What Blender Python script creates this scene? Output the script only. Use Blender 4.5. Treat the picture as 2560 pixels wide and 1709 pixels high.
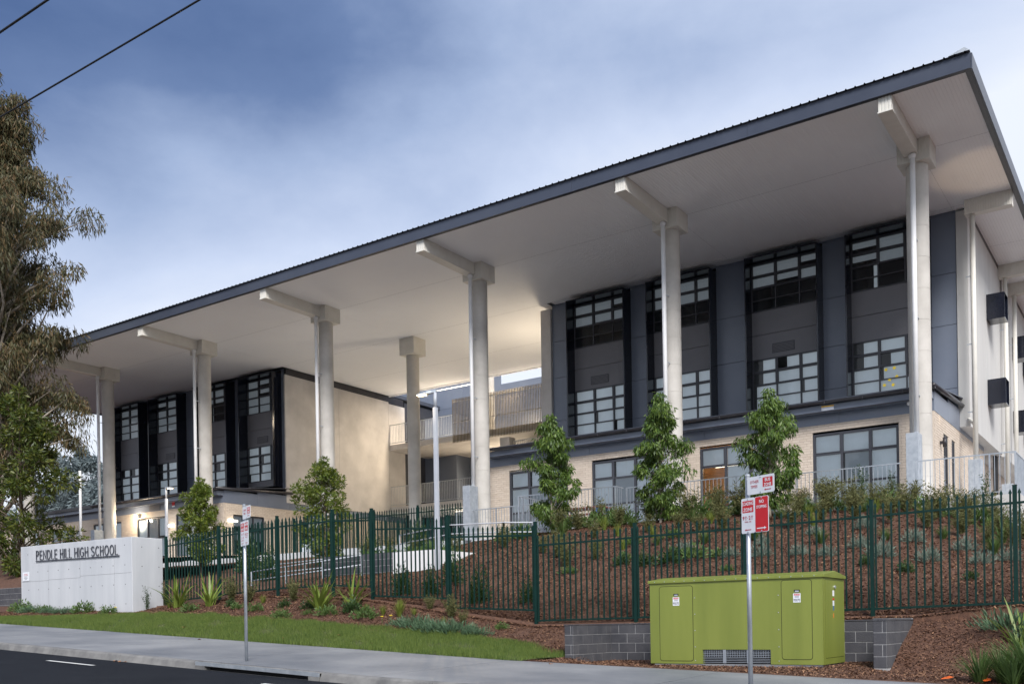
import bpy, math, random
import numpy as np
from mathutils import Vector, Matrix
random.seed(7); rng = np.random.default_rng(7)
for o in list(bpy.data.objects): bpy.data.objects.remove(o)
S = bpy.context.scene
COL = S.collection
# ------------------------------------------------------------------ camera
cam = bpy.data.cameras.new('camera'); camo = bpy.data.objects.new('camera', cam); COL.objects.link(camo)
YAW, ROLL = -.6028, -.0159
fw = Vector((math.sin(YAW), math.cos(YAW), 0)); rt = Vector((math.cos(YAW), -math.sin(YAW), 0)); up = Vector((0, 0, 1))
r_ = rt*math.cos(ROLL) + up*math.sin(ROLL); u_ = up*math.cos(ROLL) - rt*math.sin(ROLL)
camo.matrix_world = Matrix(((r_.x, u_.x, -fw.x, 0), (r_.y, u_.y, -fw.y, 0), (r_.z, u_.z, -fw.z, 0), (0, 0, 0, 1)))
cam.sensor_width = 36; cam.lens = 2425.2/2560*36; cam.shift_y = 707.1/2560
cam.clip_start = .1; cam.clip_end = 3000
S.camera = camo
# ------------------------------------------------------------------ world, sun, exposure
SUN_EL, SUN_AZ = math.radians(42), math.radians(138)      # direction towards the sun: from the street, a little to the right
sd = Vector((math.sin(SUN_AZ)*math.cos(SUN_EL), math.cos(SUN_AZ)*math.cos(SUN_EL), math.sin(SUN_EL)))
wd = bpy.data.worlds.new('World'); S.world = wd; wd.use_nodes = True
nt = wd.node_tree; nt.nodes.clear()
def N(t, **k):
    n = nt.nodes.new(t)
    for a, b in k.items(): setattr(n, a, b)
    return n
L = lambda a, b: nt.links.new(a, b)
out = N('ShaderNodeOutputWorld'); bg = N('ShaderNodeBackground'); L(bg.outputs[0], out.inputs[0])
sky = N('ShaderNodeTexSky', sky_type='NISHITA', sun_disc=False, sun_elevation=SUN_EL, sun_rotation=SUN_AZ)
tc = N('ShaderNodeTexCoord')
mp = N('ShaderNodeMapping'); mp.inputs['Scale'].default_value = (1, 1, 2.2); mp.inputs['Location'].default_value = (2.35, .9, 1.2)
L(tc.outputs['Generated'], mp.inputs[0])
n1 = N('ShaderNodeTexNoise'); n1.inputs['Scale'].default_value = 1.7; n1.inputs['Detail'].default_value = 9; n1.inputs['Roughness'].default_value = .56
n1.inputs['Distortion'].default_value = .35
L(mp.outputs[0], n1.inputs['Vector'])
sx = N('ShaderNodeSeparateXYZ'); L(tc.outputs['Generated'], sx.inputs[0])
def mth(op, a, b=None, clamp=False):
    m = N('ShaderNodeMath', operation=op); m.use_clamp = clamp
    for i, v in enumerate((a, b)):
        if v is None: continue
        if isinstance(v, (int, float)): m.inputs[i].default_value = v
        else: L(v, m.inputs[i])
    return m.outputs[0]
dot = N('ShaderNodeVectorMath', operation='DOT_PRODUCT'); L(tc.outputs['Generated'], dot.inputs[0]); dot.inputs[1].default_value = (.866, .5, 0)
fac = mth('ADD', mth('MULTIPLY', mth('SUBTRACT', n1.outputs['Fac'], .5), 1.0), 2.40)
fac = mth('ADD', fac, mth('MULTIPLY', mth('MAXIMUM', dot.outputs['Value'], -.55), .98))
fac = mth('SUBTRACT', fac, mth('MULTIPLY', mth('MINIMUM', sx.outputs['Z'], .5), 3.8), True)
cr = N('ShaderNodeValToRGB'); L(fac, cr.inputs[0])
e = cr.color_ramp.elements
e[0].position = 0; e[0].color = (.070, .125, .280, 1)
e[1].position = 1; e[1].color = (.80, .845, .94, 1)
for p, c in ((.25, (.135, .205, .385, 1)), (.5, (.34, .43, .63, 1)), (.75, (.57, .65, .83, 1))):
    q = e.new(p); q.color = c
mx = N('ShaderNodeMix', data_type='RGBA', blend_type='MIX'); mx.inputs[0].default_value = .90
sc = N('ShaderNodeVectorMath', operation='SCALE'); L(sky.outputs[0], sc.inputs[0]); sc.inputs['Scale'].default_value = .10
L(sc.outputs[0], mx.inputs[6]); L(cr.outputs[0], mx.inputs[7]); L(mx.outputs[2], bg.inputs[0]); bg.inputs[1].default_value = .385
sl = bpy.data.lights.new('sun', 'SUN'); sl.energy = 1.5; sl.angle = math.radians(24); sl.color = (1, .965, .93)
so = bpy.data.objects.new('sun', sl); COL.objects.link(so); so.rotation_euler = (-sd).to_track_quat('-Z', 'Y').to_euler(); so.location = sd*60
S.view_settings.view_transform = 'Standard'; S.view_settings.look = 'None'; S.view_settings.exposure = 1.62; S.view_settings.gamma = 1
S.render.engine = 'CYCLES'; S.cycles.max_bounces = 9; S.cycles.transparent_max_bounces = 16; S.cycles.diffuse_bounces = 5
S.cycles.sample_clamp_indirect = 6
# ------------------------------------------------------------------ materials
def newmat(name):
    m = bpy.data.materials.new(name); m.use_nodes = True; m.node_tree.nodes.clear(); return m
def mat(name, c1, c2=None, rough=.6, scale=2.0, detail=6, bump=0, bscale=60, metal=0, spec=.5, island=False, streak=False, c3=None, coat=0, trans=0):
    """procedural surface: two (three) colours mixed by world-space noise or per-piece randomness, with fine bump"""
    m = newmat(name); t = m.node_tree
    def n(k, **kw):
        x = t.nodes.new(k)
        for a, b in kw.items(): setattr(x, a, b)
        return x
    o = n('ShaderNodeOutputMaterial'); p = n('ShaderNodeBsdfPrincipled')
    p.inputs['Roughness'].default_value = rough; p.inputs['Metallic'].default_value = metal
    p.inputs['Specular IOR Level'].default_value = spec; p.inputs['Coat Weight'].default_value = coat
    g = n('ShaderNodeNewGeometry'); c2 = c2 or tuple(v*.8 for v in c1)
    vec = g.outputs['Position']
    if streak:
        mpn = n('ShaderNodeMapping'); mpn.inputs['Scale'].default_value = (1, 1, .12); t.links.new(vec, mpn.inputs[0]); vec2 = mpn.outputs[0]
    else: vec2 = vec
    nz = n('ShaderNodeTexNoise'); nz.inputs['Scale'].default_value = scale; nz.inputs['Detail'].default_value = detail; nz.inputs['Roughness'].default_value = .6
    t.links.new(vec2, nz.inputs['Vector'])
    ramp = n('ShaderNodeValToRGB'); el = ramp.color_ramp.elements
    if island:
        mxn = n('ShaderNodeMath', operation='MULTIPLY_ADD'); mxn.inputs[1].default_value = .62
        t.links.new(g.outputs['Random Per Island'], mxn.inputs[0])
        ms = n('ShaderNodeMath', operation='MULTIPLY'); ms.inputs[1].default_value = .38; t.links.new(nz.outputs['Fac'], ms.inputs[0])
        t.links.new(ms.outputs[0], mxn.inputs[2]); t.links.new(mxn.outputs[0], ramp.inputs[0])
        el[0].position = .05; el[1].position = .95
    else:
        t.links.new(nz.outputs['Fac'], ramp.inputs[0]); el[0].position = .32; el[1].position = .68
    el[0].color = (*c1, 1); el[1].color = (*c2, 1)
    if c3: q = el.new(.5); q.color = (*c3, 1)
    t.links.new(ramp.outputs[0], p.inputs['Base Color'])
    if bump:
        b = n('ShaderNodeBump'); b.inputs['Strength'].default_value = bump; b.inputs['Distance'].default_value = .02
        nb = n('ShaderNodeTexNoise'); nb.inputs['Scale'].default_value = bscale; nb.inputs['Detail'].default_value = 4
        t.links.new(vec, nb.inputs['Vector']); t.links.new(nb.outputs['Fac'], b.inputs['Height']); t.links.new(b.outputs[0], p.inputs['Normal'])
    if trans:
        tr = n('ShaderNodeBsdfTranslucent'); t.links.new(ramp.outputs[0], tr.inputs[0])
        mm = n('ShaderNodeMixShader'); mm.inputs[0].default_value = trans
        t.links.new(p.outputs[0], mm.inputs[1]); t.links.new(tr.outputs[0], mm.inputs[2]); t.links.new(mm.outputs[0], o.inputs[0])
    else: t.links.new(p.outputs[0], o.inputs[0])
    return m
def emat(name, col, st):
    m = newmat(name); t = m.node_tree; o = t.nodes.new('ShaderNodeOutputMaterial'); em = t.nodes.new('ShaderNodeEmission')
    em.inputs[0].default_value = (*col, 1); em.inputs[1].default_value = st; t.links.new(em.outputs[0], o.inputs[0]); return m
def glassmat(name, tint=(.86, .91, .93), ior=1.5):
    m = newmat(name); t = m.node_tree; o = t.nodes.new('ShaderNodeOutputMaterial')
    f = t.nodes.new('ShaderNodeFresnel'); f.inputs[0].default_value = ior
    a = t.nodes.new('ShaderNodeBsdfTransparent'); a.inputs[0].default_value = (*tint, 1)
    b = t.nodes.new('ShaderNodeBsdfGlossy'); b.inputs['Roughness'].default_value = .03
    mm = t.nodes.new('ShaderNodeMixShader'); t.links.new(f.outputs[0], mm.inputs[0]); t.links.new(a.outputs[0], mm.inputs[1]); t.links.new(b.outputs[0], mm.inputs[2])
    t.links.new(mm.outputs[0], o.inputs[0]); return m
def litblind(name, c, e_):  # faint emission stands in for room light coming through the blind
    m = mat(name, c, tuple(v*1.12 for v in c), .8, 2, 3); b = [n for n in m.node_tree.nodes if n.type == 'BSDF_PRINCIPLED'][0]
    b.inputs['Emission Color'].default_value = (.80, .86, .92, 1); b.inputs['Emission Strength'].default_value = e_; return m
WARM = (1, .81, .58)
M = dict(
 mulch=mat('mulch', (.060, .028, .018), (.150, .074, .044), .95, 14, 8, .8, 45, c3=(.095, .046, .028)),
 chip=mat('bark_chip', (.050, .023, .015), (.42, .24, .13), .9, .7, island=True, c3=(.140, .066, .039)),
 soil=mat('grass_soil', (.040, .060, .016), (.085, .085, .030), .95, 3, 6, .6, 40),
 grass=mat('grass_blade', (.034, .085, .012), (.185, .240, .045), .7, 1.6, island=True, trans=.25),
 path=mat('footpath_concrete', (.13, .14, .158), (.265, .27, .28), .55, .45, 10, .12, 120),
 kerb=mat('kerb_concrete', (.11, .11, .11), (.25, .245, .235), .85, 2.2, 8, .25, 80),
 road=mat('asphalt', (.0055, .0075, .012), (.012, .0145, .020), .9, 1.2, 9, .5, 260, spec=.2),
 line=mat('road_paint', (.60, .60, .58), (.72, .72, .70), .7, 8),
 galv=mat('galvanised_steel', (.42, .46, .50), (.58, .61, .64), .42, 5, 5, .05, 80, metal=.75),
 galvd=mat('galvanised_dull', (.36, .40, .45), (.50, .54, .58), .6, 7, 6, .08, 60, metal=.4),
 concw=mat('sign_wall_concrete', (.44, .46, .49), (.56, .575, .60), .8, 1.6, 8, .15, 70, streak=True),
 conc=mat('concrete_panel', (.45, .432, .415), (.61, .585, .56), .8, .8, 10, .12, 60, streak=False),
 concside=mat('concrete_side', (.50, .495, .48), (.60, .595, .575), .82, 1.0, 8, .12, 60, streak=True),
 colc=mat('column_concrete', (.44, .42, .385), (.58, .555, .515), .75, 1.1, 8, .1, 50),
 tie=mat('tie_hole', (.10, .10, .105), (.14, .14, .145), .9),
 block=mat('split_block', (.048, .050, .060), (.088, .088, .096), .9, 2.5, 7, .5, 55),
 mortar=mat('mortar', (.34, .345, .35), (.44, .44, .44), .95, 6, 5, .4, 90),
 brick=mat('cream_brick', (.55, .46, .37), (.66, .57, .475), .85, 3, 5, .3, 70, island=True, c3=(.61, .52, .43)),
 bmort=mat('brick_mortar', (.48, .42, .35), (.56, .50, .42), .95, 6),
 clad=mat('cladding_bluegrey', (.140, .166, .220), (.178, .205, .258), .3, .5, 4),
 span=mat('spandrel_grey', (.150, .150, .165), (.172, .170, .184), .5, .8, 4),
 hood=mat('hood_navy', (.007, .009, .017), (.010, .013, .024), .14, 2),
 frame=mat('window_frame', (.040, .042, .052), (.052, .054, .064), .4, 5),
 fascia=mat('fascia_steel', (.048, .058, .085), (.062, .073, .102), .38, .8, 4),
 roofs=mat('roof_steel', (.055, .065, .09), (.07, .08, .105), .4, 2),
 gutter=mat('gutter_steel', (.020, .019, .024), (.034, .032, .038), .35, 3),
 soffit=mat('soffit_white', (.86, .875, .90), (.885, .90, .92), .5, .6, 4),
 white=mat('white_paint', (.74, .75, .76), (.82, .82, .82), .45, 3),
 cream=mat('cream_paint', (.66, .64, .58), (.72, .70, .645), .45, 3),
 blind=litblind('roller_blind', (.64, .68, .71), .05),
 blindd=litblind('grey_blind', (.32, .35, .39), .03),
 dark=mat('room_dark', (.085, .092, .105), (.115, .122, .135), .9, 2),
 glass=glassmat('window_glass'),
 fence=mat('fence_green', (.0015, .021, .017), (.003, .028, .023), .6, 6, 4, spec=.25),
 kiosk=mat('cabinet_green', (.165, .200, .036), (.215, .250, .048), .4, 2.0, 8, .05, 25, streak=True),
 kgap=mat('seam_dark', (.05, .06, .012), (.04, .05, .01), .8),
 grille=mat('vent_steel', (.24, .27, .31), (.31, .34, .38), .5, 5, metal=.3),
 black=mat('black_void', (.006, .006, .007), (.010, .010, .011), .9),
 red=mat('sign_red', (.56, .008, .016), (.60, .012, .02), .45, 8),
 signw=mat('sign_white', (.70, .73, .78), (.76, .78, .82), .4, 8),
 ink=mat('sign_ink', (.012, .013, .022), (.018, .02, .03), .45, 8),
 redink=mat('red_ink', (.42, .010, .03), (.46, .014, .034), .5, 8),
 letter=mat('letter_metal', (.016, .019, .032), (.026, .028, .042), .4, 8),
 yellow=mat('yellow_plastic', (.80, .42, .02), (.86, .50, .03), .5, 8),
 bark=mat('bark', (.10, .075, .055), (.20, .155, .12), .95, 6, 8, .7, 30),
 barkp=mat('pale_bark', (.24, .20, .16), (.40, .35, .29), .9, 4, 7, .4, 20),
 leaf=mat('tree_leaf', (.038, .080, .014), (.190, .270, .040), .5, 1.5, island=True, c3=(.080, .145, .024), trans=.25),
 leafy=mat('lilly_pilly_leaf', (.060, .105, .014), (.230, .250, .030), .45, 1.5, island=True, c3=(.110, .160, .022), trans=.25),
 euc=mat('eucalypt_leaf', (.040, .050, .020), (.185, .105, .045), .6, .45, island=True, c3=(.082, .078, .030), trans=.2),
 eucfar=mat('hazed_leaf', (.10, .14, .15), (.19, .23, .24), .8, .5, island=True, trans=.2),  # bluish haze of distance is put into the leaf colour
 bush=mat('broadleaf', (.030, .055, .010), (.175, .175, .026), .45, 1, island=True, c3=(.068, .095, .015), trans=.25),
 silver=mat('silver_leaf', (.12, .165, .125), (.25, .30, .245), .8, 2, island=True, trans=.2),
 olive=mat('olive_leaf', (.075, .090, .030), (.185, .180, .065), .8, 2, island=True, trans=.2),
 dgreen=mat('dark_leaf', (.020, .050, .014), (.055, .105, .026), .5, 2, island=True, trans=.2),
 mgreen=mat('mid_leaf', (.050, .100, .025), (.125, .200, .050), .6, 2, island=True, trans=.2),
 bgreen=mat('bluegreen_leaf', (.055, .110, .060), (.130, .215, .115), .6, 2, island=True, trans=.2),
 flax=mat('flax_leaf', (.105, .175, .026), (.255, .325, .062), .42, 3, island=True, trans=.3),
 tuft=mat('tuft_blade', (.110, .165, .020), (.260, .300, .055), .7, 2, island=True, trans=.3),
 dry=mat('dry_leaf', (.30, .185, .11), (.46, .33, .21), .8, 2, island=True, trans=.2),
 flower=mat('flower_yellow', (.85, .62, .02), (.9, .7, .04), .6),
 litter=mat('leaf_litter', (.20, .075, .03), (.36, .17, .07), .8, 3, island=True),
 orange=mat('orange_tag', (.85, .13, .02), (.9, .18, .03), .5),
 timber=mat('red_timber', (.16, .055, .040), (.22, .08, .058), .6, 5),
 bluep=mat('blue_steel', (.045, .13, .32), (.055, .15, .36), .45, 5),
 paving=mat('terrace_paving', (.50, .52, .55), (.58, .60, .62), .8, 1, 7),
 wire=mat('wire_black', (.008, .008, .009), (.010, .010, .011), .6),
 warmwall=mat('room_wall', (.52, .38, .25), (.58, .43, .29), .8, 1),
 lamp=emat('lamp_warm', (1, .72, .34), 5), lampw=emat('lamp_white', (1, .90, .72), 3.2), lampd=emat('lamp_dim', (1, .85, .62), 1.8),
 pole=mat('pole_grey', (.40, .43, .48), (.47, .50, .55), .5, 3),
 batten=mat('batten_steel', (.17, .145, .105), (.25, .215, .16), .5, 4, metal=.3),
)
# ------------------------------------------------------------------ mesh helpers
WL = {}
def wl(o): return WL.get(o.name, Vector((0, 0, 0)))
def thing(name, loc, label, cat, group=None):
    o = bpy.data.objects.new(name, None); COL.objects.link(o); o.empty_display_size = .2
    o.location = loc; WL[o.name] = Vector(loc); o['label'] = label; o['category'] = cat
    if group: o['group'] = group
    return o
def tag(o, label, cat, group=None):
    o['label'] = label; o['category'] = cat
    if group: o['group'] = group
    return o
def struct(o): o['kind'] = 'structure'; return o
def stuff(o): o['kind'] = 'stuff'; return o
def link(name, me, loc, parent=None):
    o = bpy.data.objects.new(name, me); COL.objects.link(o); loc = Vector(loc); WL[o.name] = loc
    if parent is not None: o.parent = parent; o.location = loc - wl(parent)
    else: o.location = loc
    return o
def inst(name, me, loc, parent=None, rz=0, scale=1):
    o = link(name, me, loc, parent); o.rotation_euler = (0, 0, rz)
    o.scale = (scale,)*3 if isinstance(scale, (int, float)) else scale
    return o
class MB:
    def __init__(s): s.v = []; s.f = []
    def add(s, vs, fs):
        b = len(s.v); s.v += [tuple(p) for p in vs]; s.f += [tuple(b+i for i in f) for f in fs]; return s
    def box(s, x0, x1, y0, y1, z0, z1):
        return s.add([(x0,y0,z0),(x1,y0,z0),(x1,y1,z0),(x0,y1,z0),(x0,y0,z1),(x1,y0,z1),(x1,y1,z1),(x0,y1,z1)],
                     [(0,3,2,1),(4,5,6,7),(0,1,5,4),(1,2,6,5),(2,3,7,6),(3,0,4,7)])
    def beam(s, a, b, w, h, upv=(0,0,1)):
        a = Vector(a); b = Vector(b); d = (b-a).normalized(); u = Vector(upv); sdv = d.cross(u).normalized(); u = sdv.cross(d)
        p = []
        for c in (a, b):
            for i, j in ((-1,-1),(1,-1),(1,1),(-1,1)): p.append(c + sdv*(i*w/2) + u*(j*h/2))
        return s.add(p, [(0,1,2,3),(7,6,5,4),(0,4,5,1),(1,5,6,2),(2,6,7,3),(3,7,4,0)])
    def tube(s, pts, r, n=8, caps=True):
        pts = [Vector(p) for p in pts]; rs = r if isinstance(r, (list, tuple)) else [r]*len(pts); b = len(s.v); vs = []; fs = []
        ref = None
        for i, p in enumerate(pts):
            d = (pts[min(i+1, len(pts)-1)] - pts[max(i-1, 0)]).normalized()
            if ref is None:
                ref = d.cross(Vector((0,0,1)) if abs(d.z) < .9 else Vector((1,0,0))).normalized()
            ref = (ref - d*ref.dot(d)).normalized(); o2 = d.cross(ref)
            for k in range(n):
                a = 2*math.pi*k/n; vs.append(p + (ref*math.cos(a) + o2*math.sin(a))*rs[i])
        for i in range(len(pts)-1):
            for k in range(n):
                k2 = (k+1) % n; fs.append((i*n+k, i*n+k2, (i+1)*n+k2, (i+1)*n+k))
        if caps: fs.append(tuple(reversed(range(n)))); fs.append(tuple((len(pts)-1)*n+k for k in range(n)))
        return s.add(vs, fs)
    def quad(s, a, b, c, d): return s.add([a, b, c, d], [(0,1,2,3)])
    def mesh(s, name, m, smooth=False, origin=None):
        me = bpy.data.meshes.new(name); vs = np.array(s.v, float)
        if origin is not None: vs = vs - np.array(origin)
        me.from_pydata(vs.tolist(), [], s.f); me.materials.append(M[m] if isinstance(m, str) else m)
        if smooth: me.polygons.foreach_set('use_smooth', [True]*len(me.polygons))
        me.update(); return me
    def build(s, name, m, parent=None, smooth=False):
        vs = np.array(s.v, float); lo = vs.min(0); hi = vs.max(0); org = ((lo[0]+hi[0])/2, (lo[1]+hi[1])/2, lo[2])
        return link(name, s.mesh(name, m, smooth, org), org, parent)
def box(name, m, parent, *a): return MB().box(*a).build(name, m, parent)
def bevelbox(name, m, parent, x0, x1, y0, y1, z0, z1, b=.01):
    o = box(name, m, parent, x0, x1, y0, y1, z0, z1); md = o.modifiers.new('bevel', 'BEVEL'); md.width = b; md.segments = 2; return o
def npmesh(name, V, F, m):
    """mesh from numpy arrays, all faces with the same vertex count"""
    me = bpy.data.meshes.new(name); k = F.shape[1]; me.vertices.add(len(V)); me.vertices.foreach_set('co', V.astype(np.float32).ravel())
    me.loops.add(F.size); me.loops.foreach_set('vertex_index', F.astype(np.int32).ravel())
    me.polygons.add(len(F)); me.polygons.foreach_set('loop_start', np.arange(0, F.size, k, dtype=np.int32))
    me.polygons.foreach_set('loop_total', np.full(len(F), k, dtype=np.int32)); me.materials.append(M[m]); me.update(calc_edges=True); return me
_ft = {}
def text_mesh(txt, size=1, ext=.002, off=0, sx=1, mat='ink', align='LEFT'):
    key = (txt, size, ext, off, sx, mat, align)
    if key in _ft: return _ft[key]
    cu = bpy.data.curves.new('lettering', 'FONT'); cu.body = txt; cu.size = size; cu.extrude = ext; cu.offset = off; cu.align_x = align
    cu.resolution_u = 3
    ob = bpy.data.objects.new('tmp_text', cu); COL.objects.link(ob); dg = bpy.context.evaluated_depsgraph_get()
    me = bpy.data.meshes.new_from_object(ob.evaluated_get(dg)); bpy.data.objects.remove(ob)
    co = np.zeros(len(me.vertices)*3); me.vertices.foreach_get('co', co); co = co.reshape(-1, 3); co[:, 0] *= sx
    me.vertices.foreach_set('co', co.ravel()); me.materials.clear(); me.materials.append(M[mat]); me.update(); _ft[key] = me; return me
def mwidth(me):
    co = np.zeros(len(me.vertices)*3); me.vertices.foreach_get('co', co); co = co.reshape(-1, 3); return co[:, 0].min(), co[:, 0].max()
def ordinal(i): return ['first','second','third','fourth','fifth','sixth','seventh','eighth','ninth','tenth','eleventh','twelfth','thirteenth','fourteenth','fifteenth','sixteenth','seventeenth','eighteenth','nineteenth','twentieth','twenty-first','twenty-second','twenty-third','twenty-fourth','twenty-fifth'][i]
# ------------------------------------------------------------------ terrain function
PX = [-400,-90,-32,-29.6,-18,-10.7,-6,-3.9,0,20,300]; PZ = [11,3.2,.42,.30,-.30,-.68,-.86,-.94,-1.08,-1.7,-6]
FX = [-400,-60,-33,-26.3,-23.4,-21.15,-18.96,-17.5,-15,-12.35,-10.2,-4,-2.3,5,300]; FZ = [11.5,2.6,.95,.77,.87,.9,.82,.7,.34,-.05,-.03,.03,.2,.25,-2]
def zp(x): return float(np.interp(x, PX, PZ))
def hgt(x, y):
    a = zp(x); b = float(np.interp(x, FX, FZ))
    if y <= 15.5: return a - .025*(15.5-y)
    if y < 19:
        t = (y-15.5)/3.5; t2 = max(0, (y-17.0)/2.0)
        w = 0
        if x > -12.6 and x < -7: w = min(1, (x+12.6)/2.1)
        elif x >= -7: w = .75
        return a + (b-a)*(t*(1-w) + t2*w)
    crest = float(np.interp(x, [-400,-70,-45,-24,-19,-9.6,-6.5,-5.5,-3.5,0,300], [14,4.6,3.2,3.1,3.15,3.2,3.2,3.0,2.35,1.5,-1]))
    span = float(np.interp(x, [-24,-19,-9.7,-9.5], [11,9,9.2,10.2])); t = min((y-19)/span, 1)
    wl_ = min(1, max(0, (x+19.5)/4)); g = (1-(1-t)**1.6)*wl_ + t*(1-wl_)
    return b + (crest-b)*g
# ------------------------------------------------------------------ ground, verge, footpath, kerb, road
def grid(name, xs, ys, zf, m, parent=None):
    V = np.array([[x, y, zf(x, y)] for y in ys for x in xs]); nx = len(xs); F = []
    for j in range(len(ys)-1):
        for i in range(nx-1): F.append((j*nx+i, j*nx+i+1, (j+1)*nx+i+1, (j+1)*nx+i))
    me = npmesh(name, V, np.array(F), m); me.polygons.foreach_set('use_smooth', [True]*len(F))
    return link(name, me, (0, 0, 0), parent)
def lump(x, y): return .035*math.sin(x*2.1+y*1.3)*math.sin(y*2.7-x*.8) + .02*math.sin(x*5.3+1)*math.sin(y*4.9)
xr = lambda a, b, s: list(np.arange(a, b-1e-6, s)) + [b]
gx = [-400,-250,-150,-100,-80] + xr(-65, 4, .5) + [8,15,30,80,300]
gy = [18.72] + xr(18.75, 31, .4) + [34,40,50,70,100,160,300,600]
struct(grid('ground', gx, gy, lambda x, y: hgt(x, max(y, 19)) + lump(x, y)*(1 if y > 19.2 else 0) - (.9 if y < 18.74 else 0), 'mulch'))
vy = xr(15.5, 18.8, .3)
struct(grid('mulch_bed_left', [-400,-200,-100,-70,-50] + xr(-40, -10.3, .5), vy, lambda x, y: hgt(x, y) + (lump(x, y) if 15.8 < y < 18.6 else 0)*.6, 'mulch'))
def pocket(x, y):
    z = zp(x) + (-.80-zp(x))*min(1, (y-15.5)/1.2) + (.3*lump(x, y) if y > 15.6 else 0)
    if y < 17.2 and x < -9.6: z += (hgt(-10.3, y)-z)*min(1, (-9.6-x)/.7)
    if y < 17.0 and x > -4.8: z += (hgt(-4.1, y)-z)*min(1, (x+4.8)/.65)
    return z
struct(grid('cabinet_bed', xr(-10.35, -4.08, .3), vy, pocket, 'mulch'))
struct(grid('mulch_bed_right', xr(-4.15, 6, .4) + [20,80,300], vy, lambda x, y: hgt(x, y) + (lump(x, y) if 15.8 < y < 18.6 else 0)*.8, 'mulch'))
GE = ([-60,-33,-30.8,-28.3,-26.4,-24.6,-22.3,-19.6,-17.3,-14.9,-13.3,-12,-10.5], [16.0,16.0,16.15,16.75,17.25,17.35,17.15,16.9,16.9,17.07,17.2,17.3,17.1])
def gedge(x): return float(np.interp(x, *GE)) + .05*math.sin(x*3.1) + .04*math.sin(x*7.7+1)
V = []; F = []; gxs = xr(-60, -10.42, .25)
for i, x in enumerate(gxs):
    ge = gedge(x)
    for k in range(7):
        y = 15.5 + (ge-15.5)*k/6; V.append((x, y, hgt(x, y) + (.012 if k < 6 else -.02) + .02*math.sin(math.pi*k/6)))
for i in range(len(gxs)-1):
    for k in range(6): F.append((i*7+k, (i+1)*7+k, (i+1)*7+k+1, i*7+k+1))
struct(link('grass_verge', npmesh('grass_verge', np.array(V), np.array(F), 'soil'), (0, 0, 0)))
def blades(n, fx, fy, fz, hmin, hmax, w):
    """n single-triangle bent blades"""
    x = fx; y = fy; a = rng.uniform(0, 2*np.pi, n); h = rng.uniform(hmin, hmax, n); lean = rng.uniform(-.6, .6, (n, 2))*h[:, None]
    V = np.zeros((n, 3, 3)); ca = np.cos(a)*w/2; sa = np.sin(a)*w/2
    V[:, 0] = np.c_[x-ca, y-sa, fz-.01]; V[:, 1] = np.c_[x+ca, y+sa, fz-.01]; V[:, 2] = np.c_[x+lean[:, 0], y+lean[:, 1], fz+h]
    return V.reshape(-1, 3), np.arange(n*3).reshape(-1, 3)
n = 260000; x = rng.uniform(-36, -10.44, n); ge = np.array([gedge(v) for v in x]); y = 15.43 + (ge-15.30)*rng.uniform(0, 1, n)**.95
dn = .55 + .45*np.sin(x*2.3+np.sin(y*3.7)*1.5)*np.sin(y*4.1+x*.9) + .35*np.sin(x*6.1+y*5.3); kk = rng.uniform(0, 1, n) < np.clip(dn+.35, .12, 1); x = x[kk]; y = y[kk]; n = len(x)
pz = np.array([hgt(a, b) for a, b in zip(x, y)]); patch = .6 + .5*np.sin(x*1.7+y*2)*np.sin(y*3.1-x*.6)
V, F = blades(n, x, y, pz+.012, .02, .085, .010); V.reshape(-1, 3, 3)[:, 2, 2] += .05*patch
stuff(tag(link('grass', npmesh('grass', V, F, 'grass'), (0, 0, 0)), 'short green lawn strip between footpath and mulch bed', 'grass'))
# bark chips
def chips(n, x, y, z, s0, s1):
    a = rng.uniform(0, 2*np.pi, n); ln = rng.uniform(s0, s1, n); wd_ = ln*rng.uniform(.25, .5, n); t = rng.normal(0, .35, (n, 2))
    d = np.c_[np.cos(a), np.sin(a), t[:, 0]]*ln[:, None]/2; e_ = np.c_[-np.sin(a), np.cos(a), t[:, 1]]*wd_[:, None]/2; c = np.c_[x, y, z + rng.uniform(.002, .022, n)]
    V = np.stack([c-d-e_, c+d-e_, c+d+e_, c-d+e_], 1).reshape(-1, 3); return V, np.arange(n*4).reshape(-1, 4)
n = 260000; x = rng.uniform(-24, 4, n); y = 18.73 + 10*rng.uniform(0, 1, n)**1.3; y[:9000] = rng.uniform(18.73, 19.3, 9000)
z = np.array([hgt(a, max(b, 19)) + (lump(a, b) if b > 19.2 else 0) for a, b in zip(x, y)])
V1, F1 = chips(n, x, y, z, .015, .055)
n2 = 160000; x = rng.uniform(-33, 4, n2); y = rng.uniform(15.55, 19, n2); ge = np.array([gedge(v) if v < -10.4 else 15.55 for v in x]); k = y > ge + .03
k &= ~((x > -10.45) & (x < -10.15) & (y > 17)) & ~((x > -4.25) & (x < -4.0) & (y > 16.8)); x = x[k]; y = y[k]
z = np.array([pocket(a, b) if -10.2 < a < -4.2 else hgt(a, b) + (.6*lump(a, b) if 15.8 < b < 18.6 else 0) for a, b in zip(x, y)])
V2, F2 = chips(len(x), x, y, z, .015, .045)
stuff(tag(link('bark_mulch', npmesh('bark_mulch', np.vstack([V1, V2]), np.vstack([F1, F2+len(V1)]), 'chip'), (0, 0, 0)), 'loose brown bark chips covering the garden slope', 'mulch'))
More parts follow.
